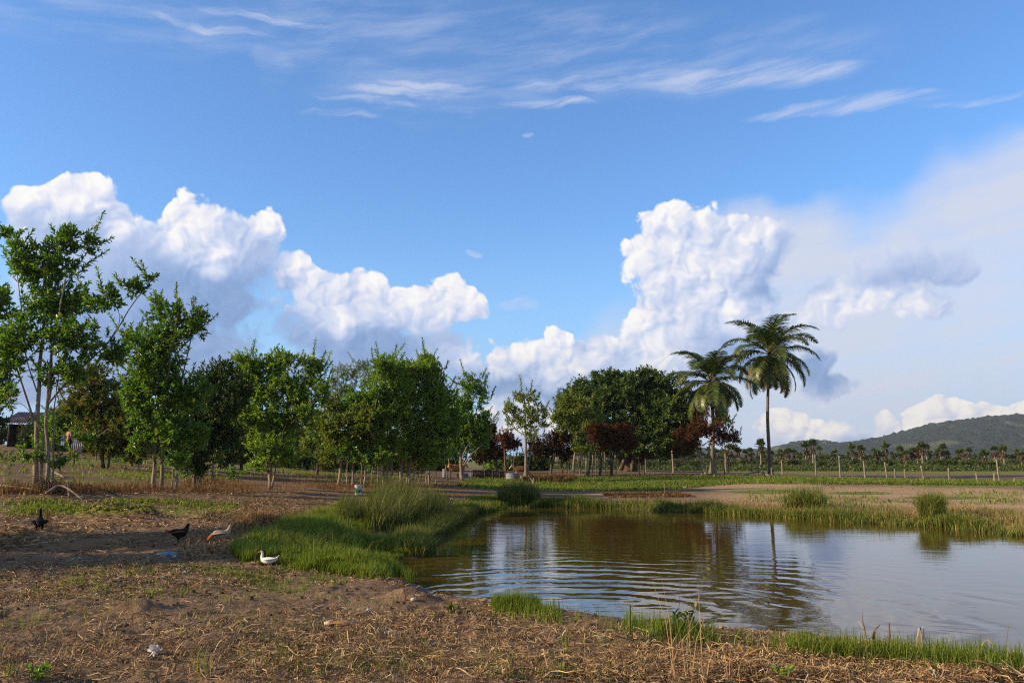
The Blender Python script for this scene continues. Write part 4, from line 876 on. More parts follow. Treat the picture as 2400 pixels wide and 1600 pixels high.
def build_hills():
    ridge = [(1500, 1052), (1690, 1046), (1760, 1036), (1800, 1024), (1850, 1016), (1880, 1020), (1905, 1024), (1950, 1018), (2000, 1012), (2040, 1003), (2100, 987), (2150, 977), (2200, 972), (2250, 965), (2300, 960), (2352, 961), (2450, 950), (2600, 962), (2900, 1000), (3200, 1040)]
    rp = np.array(ridge, float); Y0 = 2300.0
    px = np.linspace(1480, 3200, 560); top = np.interp(px, rp[:, 0], rp[:, 1])
    v = np.linspace(0, 1, 90)
    X = np.zeros((90, 560)); Yy = np.zeros_like(X); Z = np.zeros_like(X)
    for i, f in enumerate(v):          # from the foot of the slope (f=0) over the ridge and down behind
        Y = 1650+f*1050; X[i] = (px-CX)/F_PX*Y0*(0.875+0.2*f); Yy[i] = Y
        zr = CAM_Z+(1055-top)/F_PX*Y0
        prof = math.sin(min(f/0.62, 1)*math.pi/2)**1.25 if f < .62 else math.cos((f-.62)/.38*math.pi/2)
        Z[i] = -4+(zr+4)*prof
    rid = fbm(X*.004, Yy*.004, 4, 61)*6*np.sin(np.clip(v, 0, 1)*math.pi)[:, None]
    Z = Z+rid+(np.abs(fbm(X*.03, Yy*.03, 3, 63))*9+fbm(X*.09, Yy*.09, 2, 65)*6)*smooth(0.02, .2, v)[:, None]
    idx = np.arange(90*560).reshape(90, 560); F = np.stack([idx[:-1, :-1], idx[:-1, 1:], idx[1:, 1:], idx[1:, :-1]], -1).reshape(-1, 4)
    def fn(N):
        pos = N.n('ShaderNodeNewGeometry').outputs['Position']
        n1 = N.noise(pos, .006, 4, .55); n2 = N.noise(pos, .06, 5, .7); n3 = N.noise(N.v('MULTIPLY', pos, (1, .5, 2)), .011, 3, .5)
        col = N.mix(N.ss(n2, .35, .65), (0.013, 0.023, 0.015), (0.042, 0.058, 0.030))
        col = N.mix(N.m('MULTIPLY', N.ss(n3, .56, .66), .8), col, (0.12, 0.14, 0.055))
        return pbsdf(N, col, .95, .05, bump(N, n2, 14.0))
    o = MB().add(np.stack([X, Yy, Z], -1), F).build('hills', material('forested_hills', fn)); tag(o, kind='structure')
    # a fainter range far behind
    px = np.linspace(1100, 2100, 200); tp = 1034+10*np.sin(px*.011)+5*np.sin(px*.031+1)+smooth(1500, 1150, px)*10+smooth(1850, 2000, px)*18
    Y0 = 2780; X2 = (px-CX)/F_PX*Y0; zt = CAM_Z+(1055-tp)/F_PX*Y0
    X = np.stack([X2, X2, X2]); Yy = np.stack([np.full(200, 2740.), np.full(200, 2780.), np.full(200, 2850.)]); Z = np.stack([np.full(200, -6.), zt, np.full(200, -6.)])
    idx = np.arange(600).reshape(3, 200); F = np.stack([idx[:-1, :-1], idx[:-1, 1:], idx[1:, 1:], idx[1:, :-1]], -1).reshape(-1, 4)
    o = MB().add(np.stack([X, Yy, Z], -1), F).build('mountains', bpy.data.materials['forested_hills']); tag(o, kind='structure')
build_hills()

# ------------------------------------------------------------------ straw, grass, rushes
STRAW = island_mat('dry_straw', [(0.0, (0.10, 0.055, 0.024)), (0.28, (0.24, 0.14, 0.062)), (0.6, (0.40, 0.265, 0.13)), (0.85, (0.54, 0.39, 0.215)), (0.93, (0.34, 0.13, 0.03)), (1.0, (0.64, 0.50, 0.31))], .7, .25)
DRYGRASS = island_mat('dry_orange_grass', [(0.0, (0.09, 0.045, 0.018)), (0.5, (0.22, 0.12, 0.045)), (1.0, (0.40, 0.26, 0.11))], .8, .1, .2, (1.2, 1.1, .9))
TANGRASS = island_mat('tan_seed_grass', [(0.0, (0.16, 0.11, 0.04)), (0.5, (0.36, 0.25, 0.10)), (0.8, (0.46, 0.32, 0.15)), (1.0, (0.20, 0.22, 0.05))], .8, .1, .25, (1.2, 1.1, .8))
GRASS = island_mat('short_green_grass', [(0.0, (0.085, 0.125, 0.014)), (0.5, (0.175, 0.245, 0.026)), (0.88, (0.28, 0.32, 0.05)), (1.0, (0.40, 0.29, 0.11))], .55, .3, .45)
BANKGRASS = island_mat('bank_grass', [(0.0, (0.050, 0.085, 0.012)), (0.45, (0.115, 0.165, 0.022)), (0.72, (0.19, 0.22, 0.04)), (0.86, (0.32, 0.25, 0.08)), (1.0, (0.42, 0.24, 0.09))], .6, .25, .3)
RUSH = island_mat('dark_rushes', [(0.0, (0.045, 0.060, 0.010)), (0.5, (0.100, 0.125, 0.020)), (0.85, (0.18, 0.19, 0.04)), (1.0, (0.38, 0.28, 0.12))], .5, .3, .3)
def stuff(name, mb, mat, smooth=False): return tag(mb.build(name, mat, smooth=smooth), kind='stuff')
def curl_strips(mb, P, L, w, lift, kink=0.6):
    """dry leaf strips lying on the ground, bent and twisted"""
    n = len(P); a = uni(0, 6.28, n); k = 4; t = np.linspace(0, 1, k)
    a2 = a[:, None]+rng.normal(0, kink, n)[:, None]*t[None]
    step = L[:, None]/(k-1); x = np.cumsum(np.cos(a2)*step, 1)-np.cos(a2)*step; y = np.cumsum(np.sin(a2)*step, 1)-np.sin(a2)*step
    z = lift[:, None]*np.stack([np.zeros(n), uni(.3, 1.0, n), uni(.3, 1.3, n), uni(-.1, 1.2, n)], -1)
    C = np.stack([P[:, :1]+x, P[:, 1:2]+y, P[:, 2:3]+z+.004], -1)
    tw = uni(-1.2, 1.2, n)[:, None]+uni(-1, 1, n)[:, None]*t[None]
    sd = np.stack([-np.sin(a2)*np.cos(tw), np.cos(a2)*np.cos(tw), np.sin(tw)], -1); ww = (w[:, None]*np.array([.5, 1, .9, .25])[None])[:, :, None]/2
    V = np.stack([C-sd*ww, C+sd*ww], 2).reshape(-1, 3); i = np.arange(n)[:, None]*(2*k)
    mb.add(V, np.concatenate([i+np.array([[2*j, 2*j+1, 2*j+3, 2*j+2]]) for j in range(k-1)]))
def dens_filter(P, scale, lo, hi, seed):
    v = fbm(P[:, 0]*scale, P[:, 1]*scale, 3, seed)*.5+.5
    return P[uni(0, 1, len(P)) < np.clip((v-lo)/(hi-lo), 0.06, 1)]
def straw():
    mb = MB()
    # across the whole near bank, thicker towards the camera
    n = 420000; r = np.exp(uni(math.log(4.6), math.log(19), n)); a = np.radians(uni(-40, 40, n)); x, y = r*np.sin(a), r*np.cos(a)
    P = np.stack([x, y, H(x, y)], -1); sd = pond_sd(x, y); P = P[(sd > .55) & ~((y > 12.5) & (x > -3.6)) & ~((y > 15) & (x > -5.5))]
    P = dens_filter(P, .5, .20, .50, 199); P = dens_filter(P, 1.1, .30, .60, 201); P = dens_filter(P, 3.5, .22, .6, 203); n = len(P)
    fr = np.clip(np.hypot(P[:, 0], P[:, 1])/7, .8, 2.2)
    curl_strips(mb, P, (.025+.11*uni(0, 1, n)**2.2)*fr**.4, uni(.002, .0065, n)*fr, uni(.0, .03, n)*fr**.3)
    # long curled blades at the bottom of the frame
    P = scatter([(0, 1440), (700, 1400), (1300, 1440), (1900, 1490), (2352, 1540), (2352, 1568), (0, 1568)], 5200); n = len(P)
    curl_strips(mb, P, .05+.22*uni(0, 1, n)**2, uni(.003, .010, n), uni(.01, .08, n), 1.1)
    P = scatter([(1450, 1490), (1900, 1510), (2352, 1535), (2352, 1568), (1300, 1568)], 6500); n = len(P)
    curl_strips(mb, P, .05+.2*uni(0, 1, n)**2, uni(.003, .009, n), uni(.01, .06, n), 1.0)
    P = scatter([(560, 1270), (430, 1290), (400, 1240), (520, 1150), (640, 1150), (620, 1230)], 3000); n = len(P)
    curl_strips(mb, P, uni(.08, .3, n), uni(.006, .014, n), uni(.02, .16, n), 1.0)
    P = scatter([(0, 1130), (1100, 1130), (1000, 1160), (760, 1180), (600, 1180), (0, 1270)], 4200); n = len(P)
    curl_strips(mb, P, uni(.1, .35, n), uni(.010, .022, n), uni(.0, .08, n), 1.0)
    stuff('dry_straw', mb, STRAW)
straw()
def clods():
    mb = MB(); n = 11000; r = np.exp(uni(math.log(4.8), math.log(18), n)); a = np.radians(uni(-38, 38, n)); x, y = r*np.sin(a), r*np.cos(a)
    P = np.stack([x, y, H(x, y)], -1); P = P[(pond_sd(x, y) > .5)]; P = dens_filter(P, .9, .35, .6, 207); n = len(P)
    base = np.array([[-1, -1, -.5], [1, -1, -.5], [1, 1, -.5], [-1, 1, -.5], [-.7, -.7, .7], [.7, -.7, .7], [.7, .7, .7], [-.7, .7, .7]])
    V = P[:, None]+(base[None]+rng.normal(0, .28, (n, 8, 3)))*(uni(0, 1, n)**3*.017+.005)[:, None, None]*np.clip(np.hypot(P[:, 0], P[:, 1])/8, .8, 1.6)[:, None, None]
    i = np.arange(n)[:, None]*8; Fq = np.concatenate([i+np.array([q]) for q in [[4, 5, 6, 7], [0, 1, 5, 4], [1, 2, 6, 5], [2, 3, 7, 6], [3, 0, 4, 7]]])
    mb.add(V.reshape(-1, 3), Fq); stuff('soil_clods', mb, island_mat('soil_clod', [(0, (0.055, 0.034, 0.023)), (1, (0.15, 0.095, 0.064))], .95, .05), True)
clods()
def grasses():
    # left shore: bright short grass from the duck to the rushes
    mb = MB(); P = scatter([(528, 1272), (600, 1228), (690, 1195), (780, 1160), (850, 1150), (850, 1240), (955, 1255), (985, 1270), (930, 1284), (890, 1300), (905, 1330), (820, 1330), (700, 1312), (560, 1296)], 46000); P = dens_filter(P, 1.4, .18, .46, 209); n = len(P)
    dn = fbm(P[:, 0]*1.3, P[:, 1]*1.3, 3, 211)
    qx, qy = to_pix(P[:, 0], P[:, 1], P[:, 2]); ft = np.where((qx > 584) & (qx < 646) & (qy > 1288) & (qy < 1322), .38, 1)*np.interp(qy, [1230, 1310], [1.1, .72])
    add_blades(mb, P, ft*(uni(.09, .24, n))*(1+.9*np.clip(dn, -.5, 1)), uni(.006, .012, n), .3, .6)
    P = scatter([(905, 1322), (960, 1342), (900, 1298), (930, 1285), (850, 1300), (850, 1330)], 1600); n = len(P); add_blades(mb, P, uni(.08, .2, n), uni(.006, .011, n), .2, .4)
    P = scatter([(1010, 1180), (1090, 1150), (1180, 1140), (1180, 1166), (1080, 1180)], 4500); n = len(P); add_blades(mb, P, uni(.1, .3, n), uni(.012, .03, n), .25, .5)
    stuff('short_grass', mb, GRASS)
    mb = MB(); P = scatter([(600, 1240), (690, 1195), (780, 1160), (850, 1150), (850, 1240), (940, 1258), (900, 1290), (760, 1290), (640, 1280)], 3600); P = dens_filter(P, .8, .42, .62, 213); n = len(P)
    add_blades(mb, P, uni(.18, .50, n), uni(.004, .009, n), .5, .6); stuff('seeding_grass', mb, BANKGRASS)
    # fringe along the near edge of the pond
    mb = MB(); edge = shore_px
    q = []
    for (ax, ay), (bx, by) in zip(edge[5:-1], edge[6:]):
        m = int((bx-ax)*7); t = uni(0, 1, m); q.append(np.stack([ax+(bx-ax)*t, ay+(by-ay)*t+rng.normal(6, 9, m)], -1))
    q = np.concatenate(q); v = fbm(q[:, 0]*.012, q[:, 1]*.0, 3, 215); q = q[(uni(0, 1, len(q)) < np.clip((v+.12)*3.2, .08, 1))]; P = hit(q[:, 0], q[:, 1]); P = P[~np.isnan(P[:, 0])]; P = P[pond_sd(P[:, 0], P[:, 1]) > -.25]; n = len(P)
    P[:, 2] = np.minimum(P[:, 2], H(P[:, 0], P[:, 1])+.01)
    add_blades(mb, P, uni(.06, .20, n), uni(.004, .008, n), .22, .4)
    # sparse green sprigs over the near bank
    P = scatter([(0, 1300), (500, 1290), (850, 1340), (1200, 1440), (1700, 1500), (2352, 1560), (2352, 1568), (0, 1568)], 7000); P = dens_filter(P, 1.5, .54, .72, 217); n = len(P); add_blades(mb, P, uni(.03, .10, n), uni(.003, .007, n), .5, .6)
    P = scatter([(150, 1300), (620, 1300), (800, 1340), (560, 1390), (300, 1370), (100, 1340)], 5200); P = dens_filter(P, 2.0, .45, .7, 219); n = len(P); add_blades(mb, P, uni(.04, .10, n), uni(.005, .011, n), .6, .7)
    stuff('green_sprigs', mb, GRASS)
    # far bank fringe: green at the foot, tan tips
    def along(outline, per, off):
        q = np.array([flat(*p, WATER_Z)[:2] for p in outline]); out = []
        for (ax, ay), (bx, by) in zip(q[:-1], q[1:]):
            L = math.hypot(bx-ax, by-ay); m = int(L*per); t = uni(0, 1, m); o = off(m); nx, ny = (by-ay)/L, -(bx-ax)/L
            out.append(np.stack([ax+(bx-ax)*t+nx*o, ay+(by-ay)*t+ny*o], -1))
        o = np.concatenate(out); return np.stack([o[:, 0], o[:, 1], np.maximum(H(o[:, 0], o[:, 1]), WATER_Z-.03)], -1)
    farl = [(2480, 1238)]+far_px[:9]
    mb = MB(); P = along(farl, 1500, lambda m: np.abs(rng.normal(0, .55, m))-.28); n = len(P)
    dn = fbm(P[:, 0]*.7, P[:, 1]*.7, 3, 221); dn2 = fbm(P[:, 0]*.25, P[:, 1]*.25, 2, 222)
    P = P[uni(0, 1, n) < np.clip(.55+dn*1.3, .12, 1)]; n = len(P); dn = fbm(P[:, 0]*.7, P[:, 1]*.7, 3, 221)
    add_blades(mb, P, uni(.12, .30, n)*(1+1.1*np.clip(dn, -.5, 1)), uni(.010, .024, n), .28, .5)
    P = along([(1090, 1178), (1050, 1200), (1000, 1232), (955, 1248), (985, 1268), (955, 1280)], 1300, lambda m: np.abs(rng.normal(0, .28, m))-.15); n = len(P)
    add_blades(mb, P, uni(.12, .38, n), uni(.007, .016, n), .3, .5)
    stuff('far_bank_grass', mb, BANKGRASS)
    mb = MB()
    P = along(farl[:7], 260, lambda m: .55+np.abs(rng.normal(0, 1.0, m))); n = len(P); add_blades(mb, P, uni(.08, .26, n), uni(.008, .016, n), .5, .5)
    P = scatter([(1560, 1158), (1800, 1140), (2100, 1160), (2352, 1180), (2352, 1208), (2000, 1186), (1700, 1170)], 9000); P = dens_filter(P, .5, .42, .68, 231); n = len(P); add_blades(mb, P, uni(.08, .26, n), uni(.008, .018, n), .5, .5)
    stuff('tan_grass', mb, TANGRASS)
    # meadow turf
    mb = MB(); P = scatter([(1080, 1098), (1300, 1094), (1700, 1092), (2352, 1104), (2352, 1116), (1700, 1112), (1500, 1128), (1180, 1128), (1050, 1118)], 22000); n = len(P)
    add_blades(mb, P, uni(.06, .2, n), uni(.03, .07, n), .4, .5)
    P = scatter([(0, 1155), (330, 1150), (560, 1160), (520, 1185), (300, 1178), (0, 1190)], 6000); P = dens_filter(P, .6, .38, .6, 223); n = len(P); add_blades(mb, P, uni(.06, .16, n), uni(.014, .03, n), .4, .5)
    P = scatter([(0, 1040), (700, 1070), (1000, 1095), (1000, 1110), (560, 1105), (150, 1110), (0, 1110)], 7000); P = dens_filter(P, .25, .40, .65, 225); n = len(P); add_blades(mb, P, uni(.06, .2, n), uni(.03, .07, n), .4, .5)
    P = scatter([(1750, 1100), (2352, 1112), (2352, 1190), (2000, 1170), (1700, 1150)], 5000); P = dens_filter(P, .35, .48, .66, 227); n = len(P); add_blades(mb, P, uni(.06, .2, n), uni(.02, .05, n), .5, .5)
    stuff('meadow_grass', mb, GRASS)
    # tall dry grass round the feet of the young trees and on the far bank
    mb = MB(); P = scatter([(440, 1100), (740, 1088), (1060, 1098), (1080, 1116), (1020, 1122), (860, 1126), (700, 1130), (500, 1138), (400, 1132)], 10000); P = dens_filter(P, .5, .46, .70, 229); n = len(P)
    add_blades(mb, P, uni(.06, .34, n), uni(.010, .024, n), .75, .6)
    P = scatter([(1190, 1095), (1330, 1098), (1300, 1110), (1200, 1106)], 2500); n = len(P); add_blades(mb, P, uni(.2, .5, n), uni(.03, .05, n), .35, .5)
    P = scatter([(0, 1120), (340, 1118), (420, 1132), (0, 1140)], 2500); n = len(P); add_blades(mb, P, uni(.1, .3, n), uni(.012, .025, n), .4, .5)
    P = scatter([(560, 1150), (760, 1150), (720, 1185), (600, 1215), (520, 1230)], 2600); P = dens_filter(P, .9, .4, .6, 235); n = len(P); add_blades(mb, P, uni(.06, .26, n), uni(.007, .015, n), .8, .7)
    P = scatter([(1380, 1134), (1560, 1132), (1600, 1142), (1400, 1144)], 2500); n = len(P); add_blades(mb, P, uni(.06, .16, n), uni(.02, .04, n), .5, .5)
    stuff('dry_grass', mb, DRYGRASS)
grasses()
def clump(name, label, cat, outline, n, h, w, mat, lean=.18, bend=.6, group=None, foot=None):
    P = scatter(outline, n); P = P[P[:, 2] > WATER_Z-.3]; c = P.mean(0); c[2] = float(H(c[0], c[1]))
    root = thing(name, label, cat, c, group); mb = MB(); m = len(P)
    dc = np.clip(1.15-0.55*np.linalg.norm((P-c)[:, :2], axis=1)/max(np.linalg.norm((P-c)[:, :2], axis=1).max(), .1), .5, 1.1)
    add_blades(mb, P, uni(h[0], h[1], m)*dc, uni(w[0], w[1], m), lean, bend); mb.build('blades', mat, root, smooth=False)
    return root
clump('rush_clump', 'largest dark rush clump standing at the left corner of the pond', 'rushes', [(838, 1215), (850, 1180), (900, 1160), (980, 1158), (1040, 1172), (1030, 1190), (960, 1205), (930, 1222), (860, 1226)], 5600, (.35, 1.1), (.007, .015), RUSH, .26)
clump('rush_clump', 'dark rush clump at the far left end of the pond, below the grey metal sheet', 'rushes', [(1140, 1162), (1160, 1152), (1230, 1150), (1245, 1160), (1200, 1166)], 2400, (.4, 1.0), (.014, .026), RUSH, .25)
clump('rush_clump', 'low spiky rush clump left of the largest one', 'rushes', [(775, 1200), (790, 1180), (830, 1180), (840, 1205), (800, 1215)], 1500, (.3, .65), (.008, .016), RUSH)
clump('rush_clump', 'lone bright rush tuft on the far right bank', 'rushes', [(2112, 1196), (2120, 1184), (2165, 1184), (2172, 1198), (2140, 1202)], 1500, (.5, .85), (.010, .020), BANKGRASS, .3)
clump('rush_clump', 'loose tan topped grass tuft on the far bank below the taller palm', 'rushes', [(1800, 1172), (1830, 1160), (1890, 1160), (1900, 1174)], 1300, (.4, .85), (.012, .025), BANKGRASS, .3)
clump('rush_clump', 'green grass clump growing out of the near water at mid frame', 'rushes', [(1125, 1402), (1140, 1390), (1230, 1398), (1252, 1412), (1190, 1412)], 1500, (.10, .22), (.004, .008), GRASS, .12)
def green_spikes(label, px, py, n, h):
    c = hit(px, py)[0]; root = thing('grass_tuft', label, 'grass tuft', c, 'upright grass tufts'); mb = MB()
    P = c+rng.normal(0, .03, (n, 3))*np.array([1, 1, 0]); add_blades(mb, P, uni(h*.5, h, n), uni(.006, .011, n), .22, .3); mb.build('blades', GRASS, root, smooth=False)
for lab, x, y, n, h in [('dark upright reed tuft in the bright grass right of the duck', 722, 1302, 16, .5), ('pale green grass spikes at the left rim of the bright grass', 548, 1288, 7, .2), ('small green grass spikes at the bottom left of the bank', 455, 1545, 5, .20), ('low green weed sprouting at the bottom left corner', 15, 1555, 9, .13),
                         ('spiky green tuft in the straw near the middle of the bottom edge', 1300, 1500, 8, .22), ('short green shoots in the straw right of the middle', 1290, 1552, 14, .14), ('little green tuft below the corn husk', 420, 1460, 8, .09), ('green sprout on the near bank above the dark hollow', 225, 1360, 8, .13), ('yellow green shoot beside the dry leaf at the bottom', 470, 1560, 6, .22)]:
    green_spikes(lab, x, y, n, h)

# ------------------------------------------------------------------ fence posts
POST = bark_mat('weathered_post', (0.17, 0.13, 0.10), (0.36, 0.30, 0.24), 5, .2)
POST_DARK = bark_mat('dark_post', (0.10, 0.075, 0.055), (0.22, 0.17, 0.13), 5, .2)
def post(x, yb, yt, Y, w, lean, label, mat=POST, name='fence_post', group='fence posts along the pasture'):
    p = at(x, yb, Y); p[2] = float(H(p[0], p[1])); h = (yb-yt)/F_PX*Y; w = w*.55; t = p+np.array([lean*h, 0, h])
    mb = MB(); P = curve([p-np.array([0, 0, .15]), (p+t)/2+np.array([uni(-.02, .02), 0, 0]), t], 8); mb.tube(P, w*(1+rng.normal(0, .06, 8))*np.linspace(1.08, .9, 8), 7)
    o = mb.build(name, mat, loc=p); return tag(o, label, 'post', group)
PL = [(1483, 1092, 1061, 74, .10, 0, 'short fence post under the right edge of the mango crown'), (1547, 1090, 1040, 74, .17, -.03, 'tall thick fence post under the left side of the rust red tree'), (1674, 1088, 1056, 78, .11, .02, 'fence post just right of the dark red forked tree'),
      (1728, 1090, 1062, 78, .09, -.05, 'thin grey fence post left of the taller palm, beside a tall one'), (1742, 1090, 1040, 78, .09, 0, 'tall thin fence post closest to the left of the taller palm'), (1773, 1094, 1078, 74, .11, 0, 'short stub post at the foot of the taller palm'),
      (1797, 1093, 1059, 74, .13, 0, 'first fence post right of the taller palm'), (1874, 1094, 1046, 73, .12, .01, 'tall pale fence post, second to the right of the taller palm'), (1930, 1098, 1050, 70, .14, 0, 'stout pale fence post, third to the right of the taller palm'),
      (1987, 1101, 1062, 67, .13, -.02, 'straight fence post, fourth to the right of the taller palm'), (2038, 1101, 1064, 66, .11, -.10, 'left leaning pale fence post with a lump of earth at its foot'), (2057, 1102, 1080, 66, .09, -.03, 'short thin post right of the left leaning one'),
      (2080, 1103, 1081, 65, .10, -.05, 'short post with a rough broken top'), (2123, 1106, 1074, 63, .12, -.16, 'most strongly tilted pale fence post on the pasture'), (2181, 1106, 1078, 62, .12, 0, 'upright greyish fence post left of the hill centre'), (2244, 1110, 1090, 60, .11, 0, 'short pale post standing alone in the grass at the right'),
      (2283, 1108, 1088, 60, .12, .12, 'short right leaning post beside the tall right hand one'), (2296, 1111, 1060, 60, .12, -.05, 'tallest fence post near the right edge'), (2330, 1110, 1101, 60, .10, .2, 'smallest brown stump post at the right edge')]
for a in PL: post(*a)
post(1226, 1117, 1101, 52, .11, 0, 'short pale stake in the grass left of the brown tree', group=None, name='stake')
post(1528, 1140, 1114, 40, .06, 0, 'thin reddish stake alone on the lawn before the mango', POST_DARK, 'stake', None)
post(219, 1065, 1003, 45, .075, .05, 'bare upright stake in the bare field right of the tallest tree', BARK_PALE, 'stake', None)
post(1180, 1104, 1042, 62, .05, 0, 'thin stick stuck upright beside the pale faced cow', POST_DARK, 'stake', None)
k = 0
for x in np.linspace(1292, 1478, 22):
    x += uni(-4, 4)
    if abs(x-1442) < 22: continue
    post(x, 1094+uni(-3, 2), 1050+uni(-8, 8), 70+uni(-3, 4), uni(.05, .11), uni(-.06, .06), 'thin live fence stake in the shade under the mango and the brown trees', [POST_DARK, BARK_DARK, BARK_GREY][k % 3], 'live_fence_stake', 'live fence stakes under the mango'); k += 1

# ------------------------------------------------------------------ hut, sheets, wash line
def sheet_mat(name, base, rust, amt):
    def fn(N):
        tc = N.n('ShaderNodeTexCoord').outputs['Object']; n = N.noise(tc, 1.3, 5, .65)
        col = N.mix(N.ss(n, .62-amt*.5, .72-amt*.3), base, rust)
        return pbsdf(N, col, .5, .4)
    return material(name, fn)
ZINC = sheet_mat('weathered_zinc', (0.22, 0.24, 0.28), (0.12, 0.055, 0.035), .15)
ZINC_RUST = sheet_mat('rusted_zinc', (0.12, 0.075, 0.055), (0.065, 0.030, 0.018), .7)
ROOF = sheet_mat('rust_streaked_roof', (0.17, 0.19, 0.23), (0.13, 0.058, 0.04), .55)
PLANK = bark_mat('dark_planks', (0.055, 0.045, 0.038), (0.12, 0.10, 0.085), 4, .15)
def corrugated(mb, a, b, up, thick=0.012, pitch=0.16, amp=0.025):
    """corrugated sheet from a to b, ridges running along 'up'"""
    a, b, up = np.array(a, float), np.array(b, float), np.array(up, float); L = np.linalg.norm(b-a); n = max(9, int(L/pitch*6)); t = np.linspace(0, 1, n)
    nrm = np.cross(b-a, up); nrm /= np.linalg.norm(nrm); off = amp*np.sin(t*L/pitch*6.2832)[:, None]*nrm
    lo = a+(b-a)*t[:, None]+off; hi = lo+up; V = np.concatenate([lo, hi, lo+nrm*thick, hi+nrm*thick]); i = np.arange(n-1)
    mb.add(V, np.concatenate([np.stack([i, i+1, n+i+1, n+i], -1), np.stack([2*n+i, 3*n+i, 3*n+i+1, 2*n+i+1], -1), np.stack([i, 2*n+i, 2*n+i+1, i+1], -1), np.stack([n+i, n+i+1, 3*n+i+1, 3*n+i], -1)]))
def hut():
    Y = 70; m = Y/F_PX; p = at(75, 1028, Y); p[2] = float(H(p[0], p[1])); r = thing('hut', 'small plank hut with a rust streaked tin roof at the left edge', 'hut', p)
    X = lambda px: at(px, 1028, Y)[0]; z0 = p[2]-.1; zt = at(20, 973, Y)[2]; d = 4.0; T = .06
    w = MB(); w.box(((X(42)+X(16))/2, Y+1.2, (z0+zt)/2), (X(42)-X(16), T, zt-z0)); w.box((X(16)+T/2, Y+d/2+.03, (z0+zt)/2), (T, d-.1, zt-z0)); w.box(((X(58)+X(140))/2, Y+.03, (z0+zt)/2), (X(140)-X(58), T, zt-z0)); w.box((X(140)-T/2-.003, Y+d/2+.05, (z0+zt)/2), (T, d-.06, zt-z0)); w.box(((X(16)+X(140))/2, Y+d, (z0+zt)/2), (X(140)-X(16)-.2, T, zt-z0))
    w.build('wall', PLANK, r, smooth=False)
    pl = MB()
    for i in range(9): pl.box(((X(61)+X(79))/2, Y-.012, z0+.35+i*.2), (X(79)-X(61), .03, .18))
    pl.build('window_shutter', plain_mat('grey_shutter', (.16, .155, .15), .8, .2), r, smooth=False)
    MB().box(((X(44)+X(57))/2, Y+1.1, z0+1.0), (X(56)-X(44), .04, 1.9)).build('doorway', plain_mat('doorway_shade', (.02, .016, .013), .8, .1), r, smooth=False)  # near-black panel paints the shade inside the door opening
    for x in (50, 19): MB().tube([(X(x), Y-.12, z0), (X(x), Y-.12, zt-.02)], .09 if x == 50 else .06, 6).build('post', bark_mat('red_brown_post', (.10, .05, .03), (.17, .09, .06)) if x == 50 else PLANK, r)
    rf = MB(); eL, eR = at(-2, 971, Y-.7), at(146, 973, Y-.7); ridge = at(50, 946, Y+1.9)
    up = np.array([0, ridge[1]-eL[1], ridge[2]-eL[2]]); corrugated(rf, eL, eR, up, pitch=.22, amp=.03)
    back = np.array([0, 2.7, -up[2]]); corrugated(rf, eL+up+[0, .02, 0], eR+up+[0, .02, 0], back, pitch=.22, amp=.03)
    rf.build('roof', ROOF, r)
hut()
def sheet(label, x0, x1, yb, yt, Y, mat, slope=0, horizontal=False, name='metal_sheet', group='metal sheets walling the cow pen'):
    a, b = at(x0, yb, Y), at(x1, yb, Y); za = float(H(a[0], a[1])); a[2] = b[2] = za-.03; h = (yb-yt)/F_PX*Y
    mb = MB()
    if horizontal: corrugated(mb, a, a+[0, 0, h], b-a, pitch=.13, amp=.02)
    else: corrugated(mb, a, b, (slope*h, 0.06, h), pitch=.13, amp=.02)
    o = mb.build(name, mat, loc=a); tag(o, label, 'metal sheet', group); return o
sheet('bluish grey corrugated sheet standing beside the pink shirted person', 163, 188, 1038, 1004, 56, ZINC, group=None)
sheet('pale corrugated sheet with sideways ridges left of the tan cow', 1016, 1026, 1103, 1083, 63, ZINC, 0, True)
sheet('low light blue sheet below the tan cow', 1049, 1076, 1102, 1092, 64, ZINC, 0, True)
sheet('narrow grey sheet between the tan cow and the rusted sheets', 1077, 1084, 1103, 1090, 63.6, ZINC)
sheet('first rusted sheet right of the tan cow', 1085, 1112, 1103, 1084, 64, ZINC_RUST)
sheet('rusted sheet in the middle of the pen wall', 1113, 1130, 1103, 1083, 64.1, ZINC_RUST)
sheet('rusted sheet with reddish streaks right of the pen wall middle', 1131, 1146, 1103, 1084, 63.9, ZINC_RUST)
sheet('last rusted sheet beside the slanted grey one', 1147, 1160, 1104, 1086, 64, ZINC_RUST)
sheet('wide slanted blue grey sheet in front of the pale faced cow', 1162, 1192, 1106, 1090, 61.5, ZINC, .35, True)
sheet('grey sheet at the feet of the slender pale tree', 1196, 1208, 1105, 1096, 62, ZINC, 0, True)

